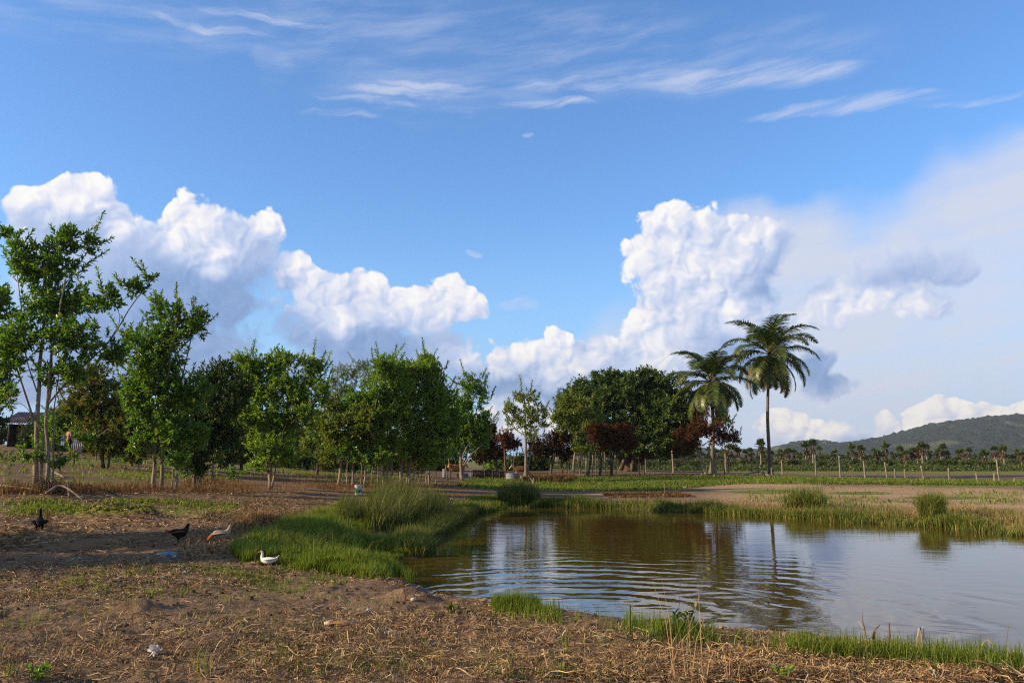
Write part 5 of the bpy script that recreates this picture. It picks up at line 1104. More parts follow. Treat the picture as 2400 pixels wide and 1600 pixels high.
# ------------------------------------------------------------------ person
SKIN = plain_mat('brown_skin', (.16, .08, .05), .6, .35, .1)
def person():
    Y = 55.5; p = at(156, 1043, Y); p[2] = float(H(p[0], p[1])); r = thing('person', 'person in a pink shirt and dark trousers standing half hidden by leaves', 'person', (0, 0, 0))
    J = dict(pel=(0, 0, .93, .125), waist=(0, 0, 1.08, .115), chest=(0, .01, 1.28, .145), neckb=(0, .02, 1.42, .07), neck=(0, .0, 1.50, .05), head=(0, -.02, 1.60, .085), top=(0, 0, 1.70, .07))
    E = [('pel', 'waist'), ('waist', 'chest'), ('chest', 'neckb'), ('neckb', 'neck'), ('neck', 'head'), ('head', 'top')]
    for s, n in ((-1, 'l'), (1, 'r')):
        J.update({'sh'+n: (s*.19, .01, 1.39, .055), 'el'+n: (s*.25, .02, 1.12, .042), 'wr'+n: (s*.27, -.04, .88, .028), 'pa'+n: (s*.275, -.055, .81, .030), 'hip'+n: (s*.09, 0, .86, .09), 'kn'+n: (s*.10, -.02, .48, .06), 'an'+n: (s*.10, .02, .09, .042), 'to'+n: (s*.12, -.14, .04, .035)})
        E += [('chest', 'sh'+n), ('sh'+n, 'el'+n), ('el'+n, 'wr'+n), ('wr'+n, 'pa'+n), ('pel', 'hip'+n), ('hip'+n, 'kn'+n), ('kn'+n, 'an'+n), ('an'+n, 'to'+n)]
        for i, (dx, ln) in enumerate([(-.026, .075), (-.009, .088), (.009, .082), (.026, .065)]):
            J['f%d%s' % (i, n)] = (s*.275, -.055+dx, .77, .010); J['g%d%s' % (i, n)] = (s*.268, -.058+dx*1.1, .77-ln*.55, .009); J['h%d%s' % (i, n)] = (s*.255, -.062+dx*1.1, .77-ln, .008)
            E += [('pa'+n, 'f%d%s' % (i, n)), ('f%d%s' % (i, n), 'g%d%s' % (i, n)), ('g%d%s' % (i, n), 'h%d%s' % (i, n))]
        J['t'+n] = (s*.262, -.095, .80, .011); J['u'+n] = (s*.255, -.11, .765, .009); E += [('pa'+n, 't'+n), ('t'+n, 'u'+n)]
    skin_body('body', J, E, SKIN, r)
    def shell(names, edges, grow): return {k: (*J[k][:3], J[k][3]+grow) for k in names}, edges
    PINK = plain_mat('pink_cloth', (.50, .235, .20), .85, .1); NAVY = plain_mat('dark_cloth', (.018, .018, .024), .85, .1)
    K, e = shell(['waist', 'chest', 'neckb', 'shl', 'shr'], [('waist', 'chest'), ('chest', 'neckb'), ('chest', 'shl'), ('chest', 'shr')], .022)
    K['hem'] = (0, 0, .88, .165); e.append(('waist', 'hem'))
    for s, n in ((-1, 'l'), (1, 'r')): K['sl'+n] = (s*.245, .015, 1.14, .072); e.append(('sh'+n, 'sl'+n))
    skin_body('shirt', K, e, PINK, r)
    K, e = shell(['pel', 'hipl', 'hipr', 'knl', 'knr', 'anl', 'anr'], [('pel', 'hipl'), ('hipl', 'knl'), ('knl', 'anl'), ('pel', 'hipr'), ('hipr', 'knr'), ('knr', 'anr')], .014)
    skin_body('trousers', K, e, NAVY, r)
    skin_body('hair', dict(a=(0, .02, 1.66, .094), b=(0, .045, 1.60, .08)), [('a', 'b')], NAVY, r)
    f = MB(); f.tube([(0, -.10, 1.62), (0, -.125, 1.585), (0, -.105, 1.572)], [.008, .014, .008], 6); f.build('nose', SKIN, r)
    for s in (-1, 1):
        MB().tube([(s*.033, -.098, 1.628), (s*.033, -.106, 1.628)], [.012, .006], 6).build('eye', NAVY, r)
        MB().tube([(s*.09, -.005, 1.57), (s*.098, 0, 1.60), (s*.092, 0, 1.63)], [.008, .016, .01], 6).build('ear', SKIN, r)
    MB().tube([(-.025, -.099, 1.545), (0, -.106, 1.543), (.025, -.099, 1.545)], [.004, .007, .004], 6).build('mouth', plain_mat('lips', (.22, .08, .06), .5, .3), r)
    r.location = p; r.rotation_euler = (0, 0, math.radians(150))
person()
def wash():
    Y = 57; a, b = at(120, 1000, Y), at(178, 1000, Y); za = float(H(a[0], a[1]))
    o = MB().tube(curve([a+[0, 0, .02], (a+b)/2-[0, 0, .04], b+[0, 0, .02]], 12), .008, 4); r = o.build('wash_line', POST, loc=a); tag(r, 'wash line strung behind the person in pink', 'wash line')
    for e, x, lab in ((a, 120, 'thin pole holding the left end of the wash line'), (b, 178, 'thin pole holding the right end of the wash line')):
        q = MB().tube([[e[0], e[1]+.05, float(H(e[0], e[1]))-.1], [e[0], e[1]+.05, e[2]+.12]], .035, 6).build('wash_pole', POST_DARK, loc=e); tag(q, lab, 'pole')
    u = MB(); V = []; nx, nz = 7, 9
    w = 9/F_PX*Y; h = 22/F_PX*Y; c = at(145, 1000, Y-.03)
    g = np.array([[c[0]+(i/(nx-1)-.5)*w, c[1]+.03*math.sin(i*2.1)*(j/8), c[2]-h*j/(nz-1)] for j in range(nz) for i in range(nx)])
    F = [[j*nx+i, j*nx+i+1, (j+1)*nx+i+1, (j+1)*nx+i] for j in range(nz-1) for i in range(nx-1)]
    u.add(g, F); u.add(g+[0, .012, 0], [f[::-1] for f in F])
    def fn(N):
        z = N.n('ShaderNodeSeparateXYZ'); N.put(z.inputs[0], N.n('ShaderNodeTexCoord').outputs['Object'])
        return pbsdf(N, N.mix(N.ss(z.outputs[2], -h*.62, -h*.55), (.55, .58, .62), (.03, .07, .26)), .85, .1)
    o = u.build('hanging_cloth', material('blue_and_white_cloth', fn), loc=c); tag(o, 'blue and white cloth hanging beside the person in pink', 'cloth')
wash()

# ------------------------------------------------------------------ cows
def cow(label, px, py, Y, face, coat, pale, rot, head_low, s=1.0):
    p = at(px, py, Y); p[2] = float(H(p[0], p[1])); r = thing('cow', label, 'cow', (0, 0, 0))
    J = dict(rump=(-.62, 0, 1.12, .22), hipm=(-.42, 0, 1.10, .27), belly=(0, 0, 1.0, .31), chest=(.42, 0, 1.02, .29), sho=(.62, 0, 1.12, .20))
    hx, hz = (.98, .78) if head_low else (.98, 1.32)
    J.update(neck=(.84, 0, (1.12+hz)/2+.02, .14), poll=(hx, 0, hz, .11), muz=(hx+.20, 0, hz-.26, .075), nose=(hx+.25, 0, hz-.34, .065), tail0=(-.78, 0, 1.18, .05), tail1=(-.86, 0, .85, .022), tail2=(-.85, 0, .5, .03))
    E = [('rump', 'hipm'), ('hipm', 'belly'), ('belly', 'chest'), ('chest', 'sho'), ('sho', 'neck'), ('neck', 'poll'), ('poll', 'muz'), ('muz', 'nose'), ('rump', 'tail0'), ('tail0', 'tail1'), ('tail1', 'tail2')]
    for sd, n in ((-1, 'l'), (1, 'r')):
        J.update({'st'+n: (-.52, sd*.17, .78, .13), 'hk'+n: (-.68, sd*.16, .46, .06), 'hf'+n: (-.62, sd*.16, .08, .05), 'hh'+n: (-.58, sd*.16, .02, .06), 'ar'+n: (.46, sd*.16, .72, .10), 'wr'+n: (.48, sd*.15, .42, .06), 'ff'+n: (.46, sd*.15, .08, .05), 'fh'+n: (.50, sd*.15, .02, .058)})
        E += [('hipm', 'st'+n), ('st'+n, 'hk'+n), ('hk'+n, 'hf'+n), ('hf'+n, 'hh'+n), ('chest', 'ar'+n), ('ar'+n, 'wr'+n), ('wr'+n, 'ff'+n), ('ff'+n, 'fh'+n)]
    def fn(N):
        tc = N.n('ShaderNodeTexCoord').outputs['Object']; z = N.n('ShaderNodeSeparateXYZ'); N.put(z.inputs[0], tc)
        low = N.m('ADD', N.ss(z.outputs[2], .72, .56), N.m('MULTIPLY', N.ss(z.outputs[0], .86, 1.0), 1.0 if pale else 0.0), clamp=True)
        n = N.noise(tc, 2.2, 3, .5); col = N.mix(n, tuple(v*.75 for v in coat), tuple(v*1.2 for v in coat))
        return pbsdf(N, N.mix(N.m('MULTIPLY', low, N.ss(n, .2, .45)), col, (.55, .46, .36)), .8, .15)
    skin_body('body', J, E, material('cow_coat', fn), r)
    HORN = plain_mat('horn', (.30, .25, .18), .5, .3)
    for sd in (-1, 1):
        MB().tube(curve([(hx-.02, sd*.09, hz+.06), (hx, sd*.20, hz+.12), (hx+.03, sd*.22, hz+.24)], 5), [.03, .026, .02, .013, .004], 6).build('horn', HORN, r)
        MB().tube(curve([(hx-.05, sd*.09, hz+.02), (hx-.06, sd*.19, hz+.01), (hx-.05, sd*.26, hz-.04)], 5), [.02, .045, .055, .04, .01], 6, .4).build('ear', plain_mat('cow_ear', coat, .8, .1), r)
        MB().tube([(hx+.06, sd*.085, hz-.03), (hx+.065, sd*.105, hz-.035)], [.02, .01], 6).build('eye', plain_mat('cow_eye', (.01, .008, .006), .2, .5), r)
    r.location = p; r.rotation_euler = (0, 0, math.radians(rot)); r.scale = (s, s, s)
cow('tan orange cow with white legs, seen from behind under the slanting branches', 1048, 1101, 62.8, 1, (.42, .17, .045), False, 28, False, .78)
cow('brown cow with a pale face lowered over the slanted grey sheet', 1196, 1104, 64.2, -1, (.16, .075, .045), True, 188, False, .72)

# ------------------------------------------------------------------ poultry
def bird(name, label, px, py, rot, s, J, E, mat, parts, sink=0.0):
    p = hit(px, py)[0]; p[2] = float(H(p[0], p[1]))-sink; r = thing(name, label, name.split('_')[-1], (0, 0, 0))
    skin_body('body', J, E, mat, r)
    for nm, fn, m in parts:
        mb = MB(); fn(mb); mb.build(nm, m, r)
    r.location = p; r.rotation_euler = (0, 0, math.radians(rot)); r.scale = (s, s, s)
BEAK = plain_mat('horn_beak', (.35, .22, .08), .5, .3); COMB = plain_mat('red_comb', (.38, .035, .025), .6, .3); EYE = plain_mat('bird_eye', (.01, .01, .01), .2, .6)
def wing(sd, z=.235, l=.19): return lambda mb: mb.tube(curve([(.09, sd*.095, z), (-.02, sd*.118, z+.01), (-.12, sd*.10, z), (-.20, sd*.06, z-.01)], 9), np.array([.015, .05, .065, .07, .066, .056, .044, .03, .008]), 8, .28)
def plume(pts, r): return lambda mb: mb.tube(curve(pts, 7), np.interp(np.linspace(0, 1, 7), [0, .4, 1], [r*.6, r, r*.15]), 6, .3)
def hen_J(neck_up=1.0, head=(.17, .40)):
    J = dict(tail=(-.17, 0, .27, .035), rear=(-.10, 0, .235, .075), mid=(0, 0, .215, .105), breast=(.09, 0, .215, .09), nb=(.135, 0, .285, .055), nk=(.155, 0, .34, .036), head=(head[0], 0, head[1], .032), bk=(head[0]+.035, 0, head[1]-.004, .012))
    E = [('mid', 'rear'), ('rear', 'tail'), ('mid', 'breast'), ('breast', 'nb'), ('nb', 'nk'), ('nk', 'head'), ('head', 'bk')]
    for sd, n in ((-1, 'l'), (1, 'r')):
        J.update({'th'+n: (.0, sd*.055, .14, .038), 'ho'+n: (-.015, sd*.055, .085, .014), 'ft'+n: (.0, sd*.055, .012, .010), 'ta'+n: (.05, sd*.06, .006, .007), 'tb'+n: (.035, sd*.085, .006, .007), 'tc'+n: (-.03, sd*.05, .006, .006)})
        E += [('mid', 'th'+n), ('th'+n, 'ho'+n), ('ho'+n, 'ft'+n), ('ft'+n, 'ta'+n), ('ft'+n, 'tb'+n), ('ft'+n, 'tc'+n)]
    return J, E
def face(hx, hz, comb=True):
    L = [('beak', lambda mb: mb.tube([(hx+.022, 0, hz), (hx+.045, 0, hz-.004), (hx+.062, 0, hz-.012)], [.014, .010, .002], 6), BEAK)]
    for sd in (-1, 1): L.append(('eye', (lambda sd: lambda mb: mb.tube([(hx+.012, sd*.026, hz+.008), (hx+.012, sd*.033, hz+.008)], [.006, .003], 6))(sd), EYE))
    if comb:
        L.append(('comb', lambda mb: mb.tube(curve([(hx-.03, 0, hz+.035), (hx-.005, 0, hz+.052), (hx+.03, 0, hz+.03)], 7), [.004, .014, .010, .016, .010, .012, .003], 6, .35), COMB))
        L.append(('wattle', lambda mb: mb.tube([(hx+.026, 0, hz-.012), (hx+.024, 0, hz-.032), (hx+.022, 0, hz-.045)], [.006, .011, .003], 6, .5), COMB))
    return L
BLACKF = plain_mat('black_feathers', (.010, .009, .009), .75, .12, .4, 20); DARKBR = plain_mat('dark_brown_feathers', (.022, .012, .007), .7, .2, .6, 18); RUST = plain_mat('rust_feathers', (.15, .055, .020), .7, .2, .5, 22)
CREAM = plain_mat('cream_feathers', (.40, .31, .23), .8, .15, .15, 15); REDBR = plain_mat('red_brown_feathers', (.26, .075, .025), .75, .15, .4, 20); WHITEF = plain_mat('white_feathers', (.80, .79, .75), .75, .2, .04, 12); GREYB = plain_mat('grey_black_feathers', (.04, .04, .042), .7, .2, .4, 15)
J, E = hen_J(head=(.165, .385))
bird('brown_hen', 'dark brown hen with rust coloured wings, turned away by the straw heap', 410, 1249, 35, .92, J, E, DARKBR, face(.165, .385) + [('wing', wing(-1), RUST), ('wing', wing(1), RUST)] + [('tail', plume([(-.13, y, .27), (-.24, y*2, .25), (-.33, y*2.6, .15)], .05), RUST) for y in (-.03, 0, .03)])
J, E = hen_J(head=(.17, .40))
bird('cream_hen', 'cream hen with a red brown tail, head raised beside the straw heap', 508, 1253, 30, .86, J, E, CREAM, face(.17, .40) + [('wing', wing(-1), CREAM), ('wing', wing(1), CREAM)] + [('tail', plume([(-.12, y, .25), (-.22, y*2, .19), (-.29, y*2.4, .10)], .055), REDBR) for y in (-.03, 0, .03)])
JB = dict(tail=(-.24, 0, .16, .03), rear=(-.15, 0, .20, .085), mid=(0, 0, .25, .125), breast=(.10, 0, .29, .095), nb=(.125, 0, .38, .050), nk=(.115, 0, .46, .036), nt=(.105, 0, .53, .033), head=(.12, 0, .575, .036), bk=(.165, 0, .57, .016))
EB = [('mid', 'rear'), ('rear', 'tail'), ('mid', 'breast'), ('breast', 'nb'), ('nb', 'nk'), ('nk', 'nt'), ('nt', 'head'), ('head', 'bk')]
for sd, n in ((-1, 'l'), (1, 'r')):
    JB.update({'th'+n: (0, sd*.065, .15, .045), 'ho'+n: (-.01, sd*.065, .08, .016), 'ft'+n: (.0, sd*.065, .012, .012), 'ta'+n: (.06, sd*.07, .006, .008)}); EB += [('mid', 'th'+n), ('th'+n, 'ho'+n), ('ho'+n, 'ft'+n), ('ft'+n, 'ta'+n)]
bird('black_duck', 'black duck with a long upright neck and a pale spot on its face', 89, 1226, 118, .78, JB, EB, BLACKF, [('beak', lambda mb: mb.tube([(.15, 0, .572), (.185, 0, .562), (.215, 0, .556)], [.018, .015, .008], 6, .6), plain_mat('pale_beak', (.55, .45, .42), .5, .3))] + [('wing', (lambda sd: lambda mb: mb.tube(curve([(.10, sd*.10, .28), (-.02, sd*.135, .26), (-.14, sd*.11, .22), (-.25, sd*.05, .16)], 9), [.015, .06, .08, .085, .08, .068, .05, .03, .008], 8, .28))(sd), BLACKF) for sd in (-1, 1)] + [('eye', (lambda sd: lambda mb: mb.tube([(.135, sd*.028, .585), (.135, sd*.037, .585)], [.012, .006], 6))(sd), WHITEF) for sd in (-1, 1)])
JD = dict(tail=(-.27, 0, .155, .02), rear=(-.18, 0, .11, .065), mid=(0, 0, .085, .10), breast=(.12, 0, .10, .075), nb=(.155, 0, .17, .042), nk=(.145, 0, .24, .030), nt=(.14, 0, .285, .030), head=(.165, 0, .31, .036), bk=(.205, 0, .302, .018))
bird('white_duck', 'white duck with a red face sitting in the bright grass by the pond', 614, 1296, 172, .58, JD, [('mid', 'rear'), ('rear', 'tail'), ('mid', 'breast'), ('breast', 'nb'), ('nb', 'nk'), ('nk', 'nt'), ('nt', 'head'), ('head', 'bk')], WHITEF,
     [('beak', lambda mb: mb.tube([(.205, 0, .302), (.235, 0, .294), (.262, 0, .290)], [.016, .014, .007], 6, .6), plain_mat('orange_beak', (.60, .20, .09), .5, .3))] + [('face_patch', (lambda sd: lambda mb: mb.tube(curve([(.150, sd*.034, .308), (.18, sd*.034, .310), (.212, sd*.018, .303)], 5), [.006, .013, .016, .013, .006], 6, .5))(sd), COMB) for sd in (-1, 1)]
     + [('eye', (lambda sd: lambda mb: mb.tube([(.175, sd*.040, .318), (.175, sd*.044, .318)], [.006, .003], 6))(sd), EYE) for sd in (-1, 1)] + [('wing', (lambda sd: lambda mb: mb.tube(curve([(.09, sd*.085, .12), (-.03, sd*.105, .125), (-.15, sd*.085, .135), (-.25, sd*.03, .165)], 9), [.012, .045, .062, .066, .062, .052, .038, .024, .006], 8, .3))(sd), WHITEF) for sd in (-1, 1)] + [('dark_wing_tip', lambda mb: mb.tube(curve([(-.12, .0, .165), (-.18, 0, .185), (-.24, 0, .215)], 5), [.012, .026, .028, .02, .005], 6, .6), GREYB), ('tail', lambda mb: mb.tube(curve([(-.17, 0, .13), (-.25, 0, .17), (-.31, 0, .23)], 6), [.03, .042, .04, .034, .024, .006], 6, .45), WHITEF)])

# ------------------------------------------------------------------ litter and small things
def bucket():
    p = hit(823, 1137)[0]; r = thing('bucket', 'white plastic bucket with a green band standing by the young trees', 'bucket', p); z = np.array([0, 0, 1.0])
    W = plain_mat('white_plastic', (.74, .72, .69), .45, .4, .08); G = plain_mat('green_print', (.02, .22, .07), .45, .4, .15); YG = plain_mat('lime_print', (.36, .50, .06), .45, .4, .1)
    P = lambda h, r_: (p+z*h, r_)
    prof = [(0, .130), (.02, .135), (.36, .152), (.375, .162), (.395, .162), (.40, .156), (.39, .148), (.05, .128)]
    mb = MB(); mb.tube([p+z*h for h, _ in prof], [q for _, q in prof], 24); mb.build('body', W, r)
    hs = np.linspace(.10, .225, 5); MB().tube([p+z*h for h in hs], [np.interp(h, [.02, .36], [.135, .152])+.003 for h in hs], 24).build('label_band', G, r)
    hs = np.linspace(.03, .095, 4); V = []; a = np.linspace(-2.9, -1.6, 9)
    q = np.array([[p[0]+math.cos(t)*(.139+h*.05), p[1]+math.sin(t)*(.139+h*.05), p[2]+h] for h in hs for t in a]); MB().add(q, [[j*9+i, j*9+i+1, (j+1)*9+i+1, (j+1)*9+i] for j in range(3) for i in range(8)]).build('lime_patch', YG, r)
    t = np.linspace(0, np.pi, 14); MB().tube(np.stack([p[0]+np.cos(t)*.165, p[1]-np.sin(t)*.14, p[2]+.37-np.sin(t)*.10], -1), .004, 5).build('handle', plain_mat('wire', (.4, .4, .4), .4, .5), r)
bucket()
def bottle():
    p = hit(385, 1281)[0]; r = thing('bottle', 'clear plastic bottle with a blue label lying in the shade', 'bottle', p)
    a = math.radians(-14); D = np.array([math.cos(a), math.sin(a), 0]); U = lambda t: p+D*t+np.array([0, 0, .048])
    def fn(N): return pbsdf(N, (.62, .66, .68), .12, .5, Transmission_Weight=.72, IOR=1.25)
    PET = material('clear_plastic', fn)
    prof = [(-.165, .012), (-.163, .013), (-.135, .014), (-.12, .022), (-.085, .043), (-.05, .047), (.05, .045), (.06, .043), (.07, .046), (.14, .045), (.155, .036), (.158, .01)]
    MB().tube([U(t) for t, _ in prof], [q for _, q in prof], 18).build('body', PET, r)
    MB().tube([U(.0), U(.02), U(.06)], [.0485, .0487, .0468], 18).build('label', plain_mat('blue_label', (.10, .20, .50), .4, .4, .15), r)
    MB().tube([U(-.185), U(-.18), U(-.158)], [.013, .0155, .0155], 12).build('cap', plain_mat('white_cap', (.7, .72, .74), .4, .4, .05), r)
bottle()
FEATH = plain_mat('white_down', (.78, .75, .70), .9, .1, .05)
FL = [(357, 1504, .06, 'largest fluffy white feather tuft near the bottom edge'), (322-212, 1322, .022, 'white fluff left of the hollow on the near bank'), (368, 1331, .030, 'curled white feather below the bottle'), (420, 1323, .026, 'curled white feather right below the bottle neck'), (477, 1337, .03, 'ragged white feather in front of the duck'), (408, 1314, .02, 'small white feather tip just under the bottle'), (184, 1288, .022, 'white feather alone in the shade on the left'), (337, 1286, .022, 'white feather in the shade left of the bottle'), (437, 1320, .016, 'tiny white feather between bottle and duck'), (500, 1319, .016, 'tiny white feather closest to the green grass'), (70, 1337, .014, 'tiny white fleck near the left edge'), (128, 1325, .016, 'small white feather beside the white fluff on the left'),
      (264, 1336, .03, 'greyish feather beside the dark hollow'), (1128, 1430, .028, 'white scrap at the water edge below the mound'), (841, 1408, .03, 'white scrap left of the mound'), (1535, 1467, .022, 'white scrap in the grass at the near edge of the pond'), (890, 1459, .02, 'white scrap on the bare slope right of the corn husk'), (217, 1376, .02, 'pale fleck among the straw on the left slope')]
for i, (x, y, s_, lab) in enumerate(FL):
    c = hit(x, y)[0]; mb = MB(); m = 26; a0 = uni(0, 6.28); sp = curve([np.zeros(3), np.array([math.cos(a0), math.sin(a0), .5])*s_*.9, np.array([math.cos(a0+.9), math.sin(a0+.9), .35])*s_*1.7], m)+c+[0, 0, .008]
    D = rand_dir(m)*.8+np.array([0, 0, .35]); ln = np.full(m, s_)*np.sin(np.linspace(.35, 2.9, m)); add_leaves(mb, sp, D, rand_dir(m), ln, ln*.5); mb.tube(sp, np.linspace(.0022, .0008, m), 4)
    o = mb.build('feather', FEATH, loc=c, smooth=False); tag(o, lab, 'feather', 'white feathers and scraps on the bank')
def husk():
    p = hit(768, 1441)[0]; r = thing('corn_husk', 'dry corn husk with its pale cob end lying on the bare slope', 'corn husk', p); a = math.radians(-12); D = np.array([math.cos(a), math.sin(a), 0]); Sd = np.array([-math.sin(a), math.cos(a), 0])
    HU = plain_mat('husk', (.46, .30, .14), .7, .2, .25, 14); HR = plain_mat('husk_brown', (.30, .13, .05), .7, .2, .25, 14)
    for k_, (o_, m) in enumerate([(.018, HU), (-.018, HR), (0, HR)]):
        mb = MB(); P = curve([p-D*.06+Sd*o_+[0, 0, .03], p+D*.05+Sd*o_*1.6+[0, 0, .045], p+D*.15+Sd*o_*1.5+[0, 0, .03], p+D*(.20-.02*k_)+Sd*o_+[0, 0, .012]], 10)
        mb.tube(P, [.008, .018, .024, .027, .028, .027, .024, .018, .011, .003], 7, .45); mb.build('leaf', m, r)
    MB().tube([p-D*.10+[0, 0, .03], p-D*.075+[0, 0, .032], p-D*.03+[0, 0, .032]], [.012, .021, .024], 9).build('cob', plain_mat('pale_cob', (.66, .52, .40), .8, .1, .15, 30), r)
husk()
def stone(px, py, s_, label, c_=(.55, .50, .43)):
    p = hit(px, py)[0]; mb = MB(); n = 9; hs = np.linspace(-1, 1, n)
    mb.tube([p+np.array([hs[i]*s_, rng.normal(0, .05)*s_, s_*.45]) for i in range(n)], s_*.75*np.sqrt(np.clip(1-hs**2, .01, 1))*(1+rng.normal(0, .08, n)), 9, .8); tag(mb.build('stone', plain_mat('pale_stone', c_, .9, .1, .2, 20), loc=p), label, 'stone')
stone(950, 1388, .035, 'pale rounded stone on top of the mound at the water edge'); stone(1378, 1114, .12, 'grey boulder on the lawn before the mango', (.3, .29, .27)); stone(1143, 1137, .14, 'grey stone at the edge of the bare strip left of the far rushes', (.22, .22, .23)); stone(868, 1130, .12, 'flat pale stone right of the bucket', (.42, .44, .38)); stone(1573, 1121, .10, 'white rubble lump on the far lawn', (.45, .43, .40))
def stick(pts, r, label, mat=BARK_DARK, name='stick', Y=None, cat='stick'):
    q = []
    for x, y, dz in pts:
        h_ = hit(x, y)[0] if Y is None else at(x, y, Y); q.append(h_+np.array([0, 0, dz]))
    o = MB().tube(curve(q, 12), np.linspace(r, r*.5, 12), 6).build(name, mat, loc=q[0]); return tag(o, label, cat)
stick([(128, 1272, .02), (170, 1266, .035), (225, 1270, .03), (275, 1284, .02)], .016, 'long pale crooked branch lying in the shade near the black duck', BARK_GREY, 'branch', None, 'branch')
p = hit(933, 1386)[0]; o = MB().tube(curve([p-[0, 0, .05], p+[-.02, 0, .10], p+[-.06, 0, .24]], 6), [.007, .007, .006, .006, .005, .004], 5).build('stick', plain_mat('reddish_stick', (.16, .05, .03), .7, .2), loc=p); tag(o, 'thin reddish stick standing upright at the water edge by the mound', 'stick')
p = hit(1448, 1466)[0]; o = MB().tube([p-[0, 0, .05], p+[0, 0, .1], p+[.005, 0, .27]], [.008, .008, .006], 6).build('stick', plain_mat('green_stick', (.05, .06, .03), .7, .2), loc=p); tag(o, 'dark green stick standing at the near edge of the pond', 'stick')
for pts, lab in [([(0, 1124, .12), (50, 1128, .10), (100, 1134, .08)], 'thick dead branch lying left of the tallest tree'), ([(118, 1120, .5), (150, 1132, .35), (158, 1146, .05)], 'curved dead branch bending down right of the tallest tree'), ([(105, 1142, .1), (140, 1140, .3), (190, 1152, .06)], 'low dead branch lying right of the tallest tree')]:
    stick(pts, .04, lab, BARK_GREY, 'branch', None, 'branch')
def brush():
    c = hit(118, 1134)[0]; mb = MB()
    for i in range(70):
        a = uni(0, 6.28); d = np.array([math.cos(a), math.sin(a)*.5, uni(.0, .9)])*uni(.25, .75); mb.tube(curve([c+rng.normal(0, .12, 3)*[1, 1, .3], c+d*.55+[0, 0, .22], c+d+rng.normal(0, .1, 3)], 5), [.014, .012, .009, .007, .004], 4)
    tag(mb.build('brush_pile', BARK_DARK, loc=c), 'tangled heap of dead twigs at the foot of the tallest tree', 'brush pile')
brush()
stick([(1150+50, 1108, .05), (1207, 1098, .5), (1226, 1112, .05)], .07, 'bent pale branch arching over the grass by the slender pale tree', BARK_GREY, 'branch', None, 'branch')
stick([(1765, 1094, .05), (1745, 1090, .25), (1705, 1094, .1)], .09, 'fallen dead branch on the bare ground left of the taller palm', BARK_GREY, 'branch', None, 'branch')

# dry stalks at the lower right
DRYLEAF = plain_mat('dry_leaf_blade', (.40, .27, .14), .7, .25, .35, 9); DRYPALE = plain_mat('pale_dry_blade', (.66, .53, .36), .7, .25, .2, 9); DRYPURP = plain_mat('purplish_dry_blade', (.17, .085, .06), .6, .3, .45, 9); GREENDRY = plain_mat('green_brown_stem', (.13, .11, .04), .6, .3, .35, 9)
def blade_plant(label, pieces, name='dry_stalk', cat='dry stalk'):
    c = hit(pieces[0][0][-1][0], pieces[0][0][-1][1])[0]; Y = c[1]; r = thing(name, label, cat, c)
    for pts, w, m, kind in pieces:
        q = [at(x, y, Y+uni(-.04, .04)) for x, y in pts]; P = curve(q[::-1], 10); mb = MB(); ww = np.interp(np.linspace(0, 1, 10), [0, .4, .8, 1], [w, w*.95, w*.6, w*.12]); mb.tube(P, ww/2, 6, .35 if kind == 'blade' else 1.0); mb.build('leaf_blade' if kind == 'blade' else 'stem', m, r)
    return r
blade_plant('withered plant with three upright purplish blades at the near water edge', [([(1982, 1396), (1981, 1420), (1985, 1440), (1996, 1493)], .022, DRYPURP, 'blade'), ([(2022, 1433), (2010, 1446), (2006, 1465), (2008, 1492)], .03, DRYPURP, 'blade'), ([(2042, 1426), (2043, 1450), (2047, 1495)], .016, DRYPURP, 'stem'), ([(1958, 1497), (1976, 1472), (1998, 1494)], .008, DRYPALE, 'stem'), ([(2040, 1457), (2032, 1475), (2018, 1494)], .028, GREENDRY, 'blade'), ([(1970, 1424), (1984, 1444)], .01, DRYPALE, 'blade'), ([(2060, 1465), (2055, 1478), (2050, 1495)], .008, DRYPALE, 'stem')])
blade_plant('withered plant with a folded pale blade and a long white husk leaf', [([(2100, 1508), (2116, 1470), (2112, 1438), (2105, 1478), (2101, 1508)], .026, DRYLEAF, 'blade'), ([(2072, 1499), (2085, 1490), (2100, 1487), (2114, 1486)], .028, DRYPALE, 'blade'), ([(2119, 1437), (2122, 1455), (2118, 1470)], .022, DRYPALE, 'blade'), ([(2122, 1460), (2133, 1485), (2134, 1512)], .010, DRYLEAF, 'stem'), ([(2125, 1512), (2118, 1492), (2106, 1476)], .02, DRYLEAF, 'blade')])
blade_plant('arching withered blade drooping over the green fringe', [([(2289, 1492), (2282, 1478), (2271, 1470), (2258, 1476), (2252, 1500)], .024, DRYLEAF, 'blade'), ([(2258, 1480), (2253, 1492), (2250, 1502)], .02, DRYPALE, 'blade'), ([(2292, 1524), (2278, 1530), (2262, 1518), (2250, 1502)], .014, DRYPALE, 'blade')])
blade_plant('tall single reed spear near the right edge, dark tipped', [([(2318, 1428), (2314, 1455), (2309, 1500)], .014, GREENDRY, 'blade')], 'reed', 'reed')
blade_plant('thick fallen green brown stalk slanting down into the bottom right corner', [([(2256, 1518), (2290, 1532), (2348, 1566)], .05, GREENDRY, 'blade'), ([(2230, 1516), (2262, 1520), (2300, 1548), (2352, 1580)], .022, DRYPURP, 'stem'), ([(2300, 1514), (2330, 1536), (2362, 1556)], .03, DRYPALE, 'blade')])
blade_plant('long thin straw leaning over the water at the lower right', [([(2136, 1444), (2190, 1449), (2255, 1458), (2272, 1470), (2276, 1510)], .007, DRYLEAF, 'stem')])
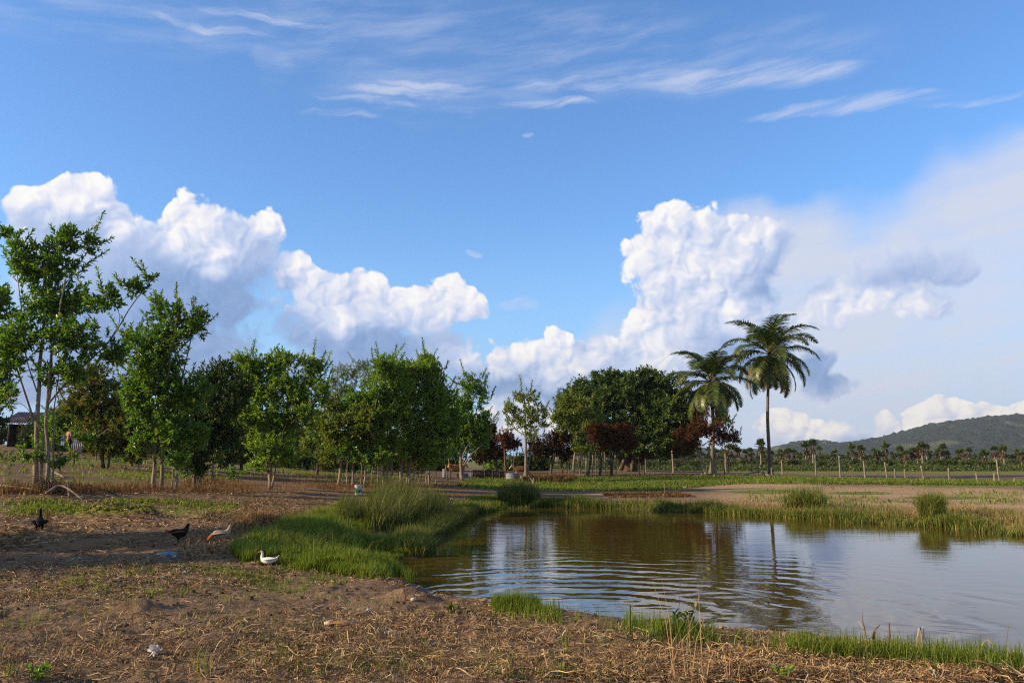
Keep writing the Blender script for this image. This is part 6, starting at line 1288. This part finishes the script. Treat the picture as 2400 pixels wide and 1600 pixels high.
for lab, x, y, n, h in [('tall dry straw tuft rising over the pond near the bottom, right of middle', 1560, 1562, 16, .70), ('shorter dry straw tuft at the bottom edge, right of the tall straw', 1660, 1566, 12, .35), ('leaning tuft of dry straw behind the black duck', 100, 1212, 40, .5), ('dry straw spikes sticking out of the heap beside the cream hen', 572, 1238, 36, .45)]:
    c = hit(x, y)[0]; r = thing('straw_tuft', lab, 'straw tuft', c); mb = MB(); P = c+rng.normal(0, .09, (n, 3))*[1, .6, 0]; add_blades(mb, P, uni(h*.55, h*1.1, n), uni(.004, .008, n)*(1 if y > 1400 else 2), .28, .35, (.25, 0, 0)); mb.build('stems', DRYGRASS if y < 1400 else plain_mat('dry_straw_stem', (.36, .235, .115), .8, .1, .2), r, smooth=False)
def weed(label, px, py, h, mat, n=14, L=.05):
    c = hit(px, py)[0]; r = thing('weed', label, 'weed', c); mb = MB(); lm = MB()
    for i in range(4):
        a = uni(0, 6.28); e = c+np.array([math.cos(a)*h*.6, math.sin(a)*h*.3, h*uni(.6, 1)]); P = curve([c-[0, 0, .02], (c+e)/2+[0, 0, h*.1], e], 6); mb.tube(P, np.linspace(.005, .002, 6), 5)
        add_rosettes(lm, P[2:], np.tile([0, 0, 1.0], (4, 1))+rng.normal(0, .4, (4, 3)), max(2, n//6), L, .62, 1.2, .2)
    mb.build('stem', mat, r); lm.build('leaves', mat, r, smooth=False)
weed('broad leaved dark weed standing above the grass at the near water edge', 1562, 1462, .24, LEAF_DARK, 18, .06)
weed('small green weed at the bottom right of the tall straw', 1800, 1560, .08, LEAF_BRIGHT, 14, .04)
weed('low reddish green weed on the bank right of the mound', 1040, 1412, .09, LEAF_OLIVE, 14, .04)
weed('leafy green weed at the bottom left corner', 85, 1566, .10, LEAF_BRIGHT, 18, .05)
weed('cut leafy branch drooping in the dry grass left of the single stemmed tree', 540, 1112, .8, LEAF_GREEN, 26, .2)
weed('small dark sapling weed in the bare field left of the tallest tree', 22, 1078, .8, LEAF_BRONZE, 20, .17)

# ------------------------------------------------------------------ the air
def build_haze():
    mb = MB(); mb.box((0, 0, 82.0), (5900, 5900, 184.0)); o = mb.build('haze', None, smooth=False); tag(o, kind='stuff')
    m = bpy.data.materials.new('thin_haze'); m.use_nodes = True; N = NT(m.node_tree)
    v = N.n('ShaderNodeVolumePrincipled'); v.inputs['Color'].default_value = (0.80, 0.88, 1.0, 1); v.inputs['Density'].default_value = 0.00011; v.inputs['Anisotropy'].default_value = 0.2
    out = N.n('ShaderNodeOutputMaterial'); N.t.links.new(v.outputs[0], out.inputs['Volume']); o.data.materials.append(m)
build_haze()
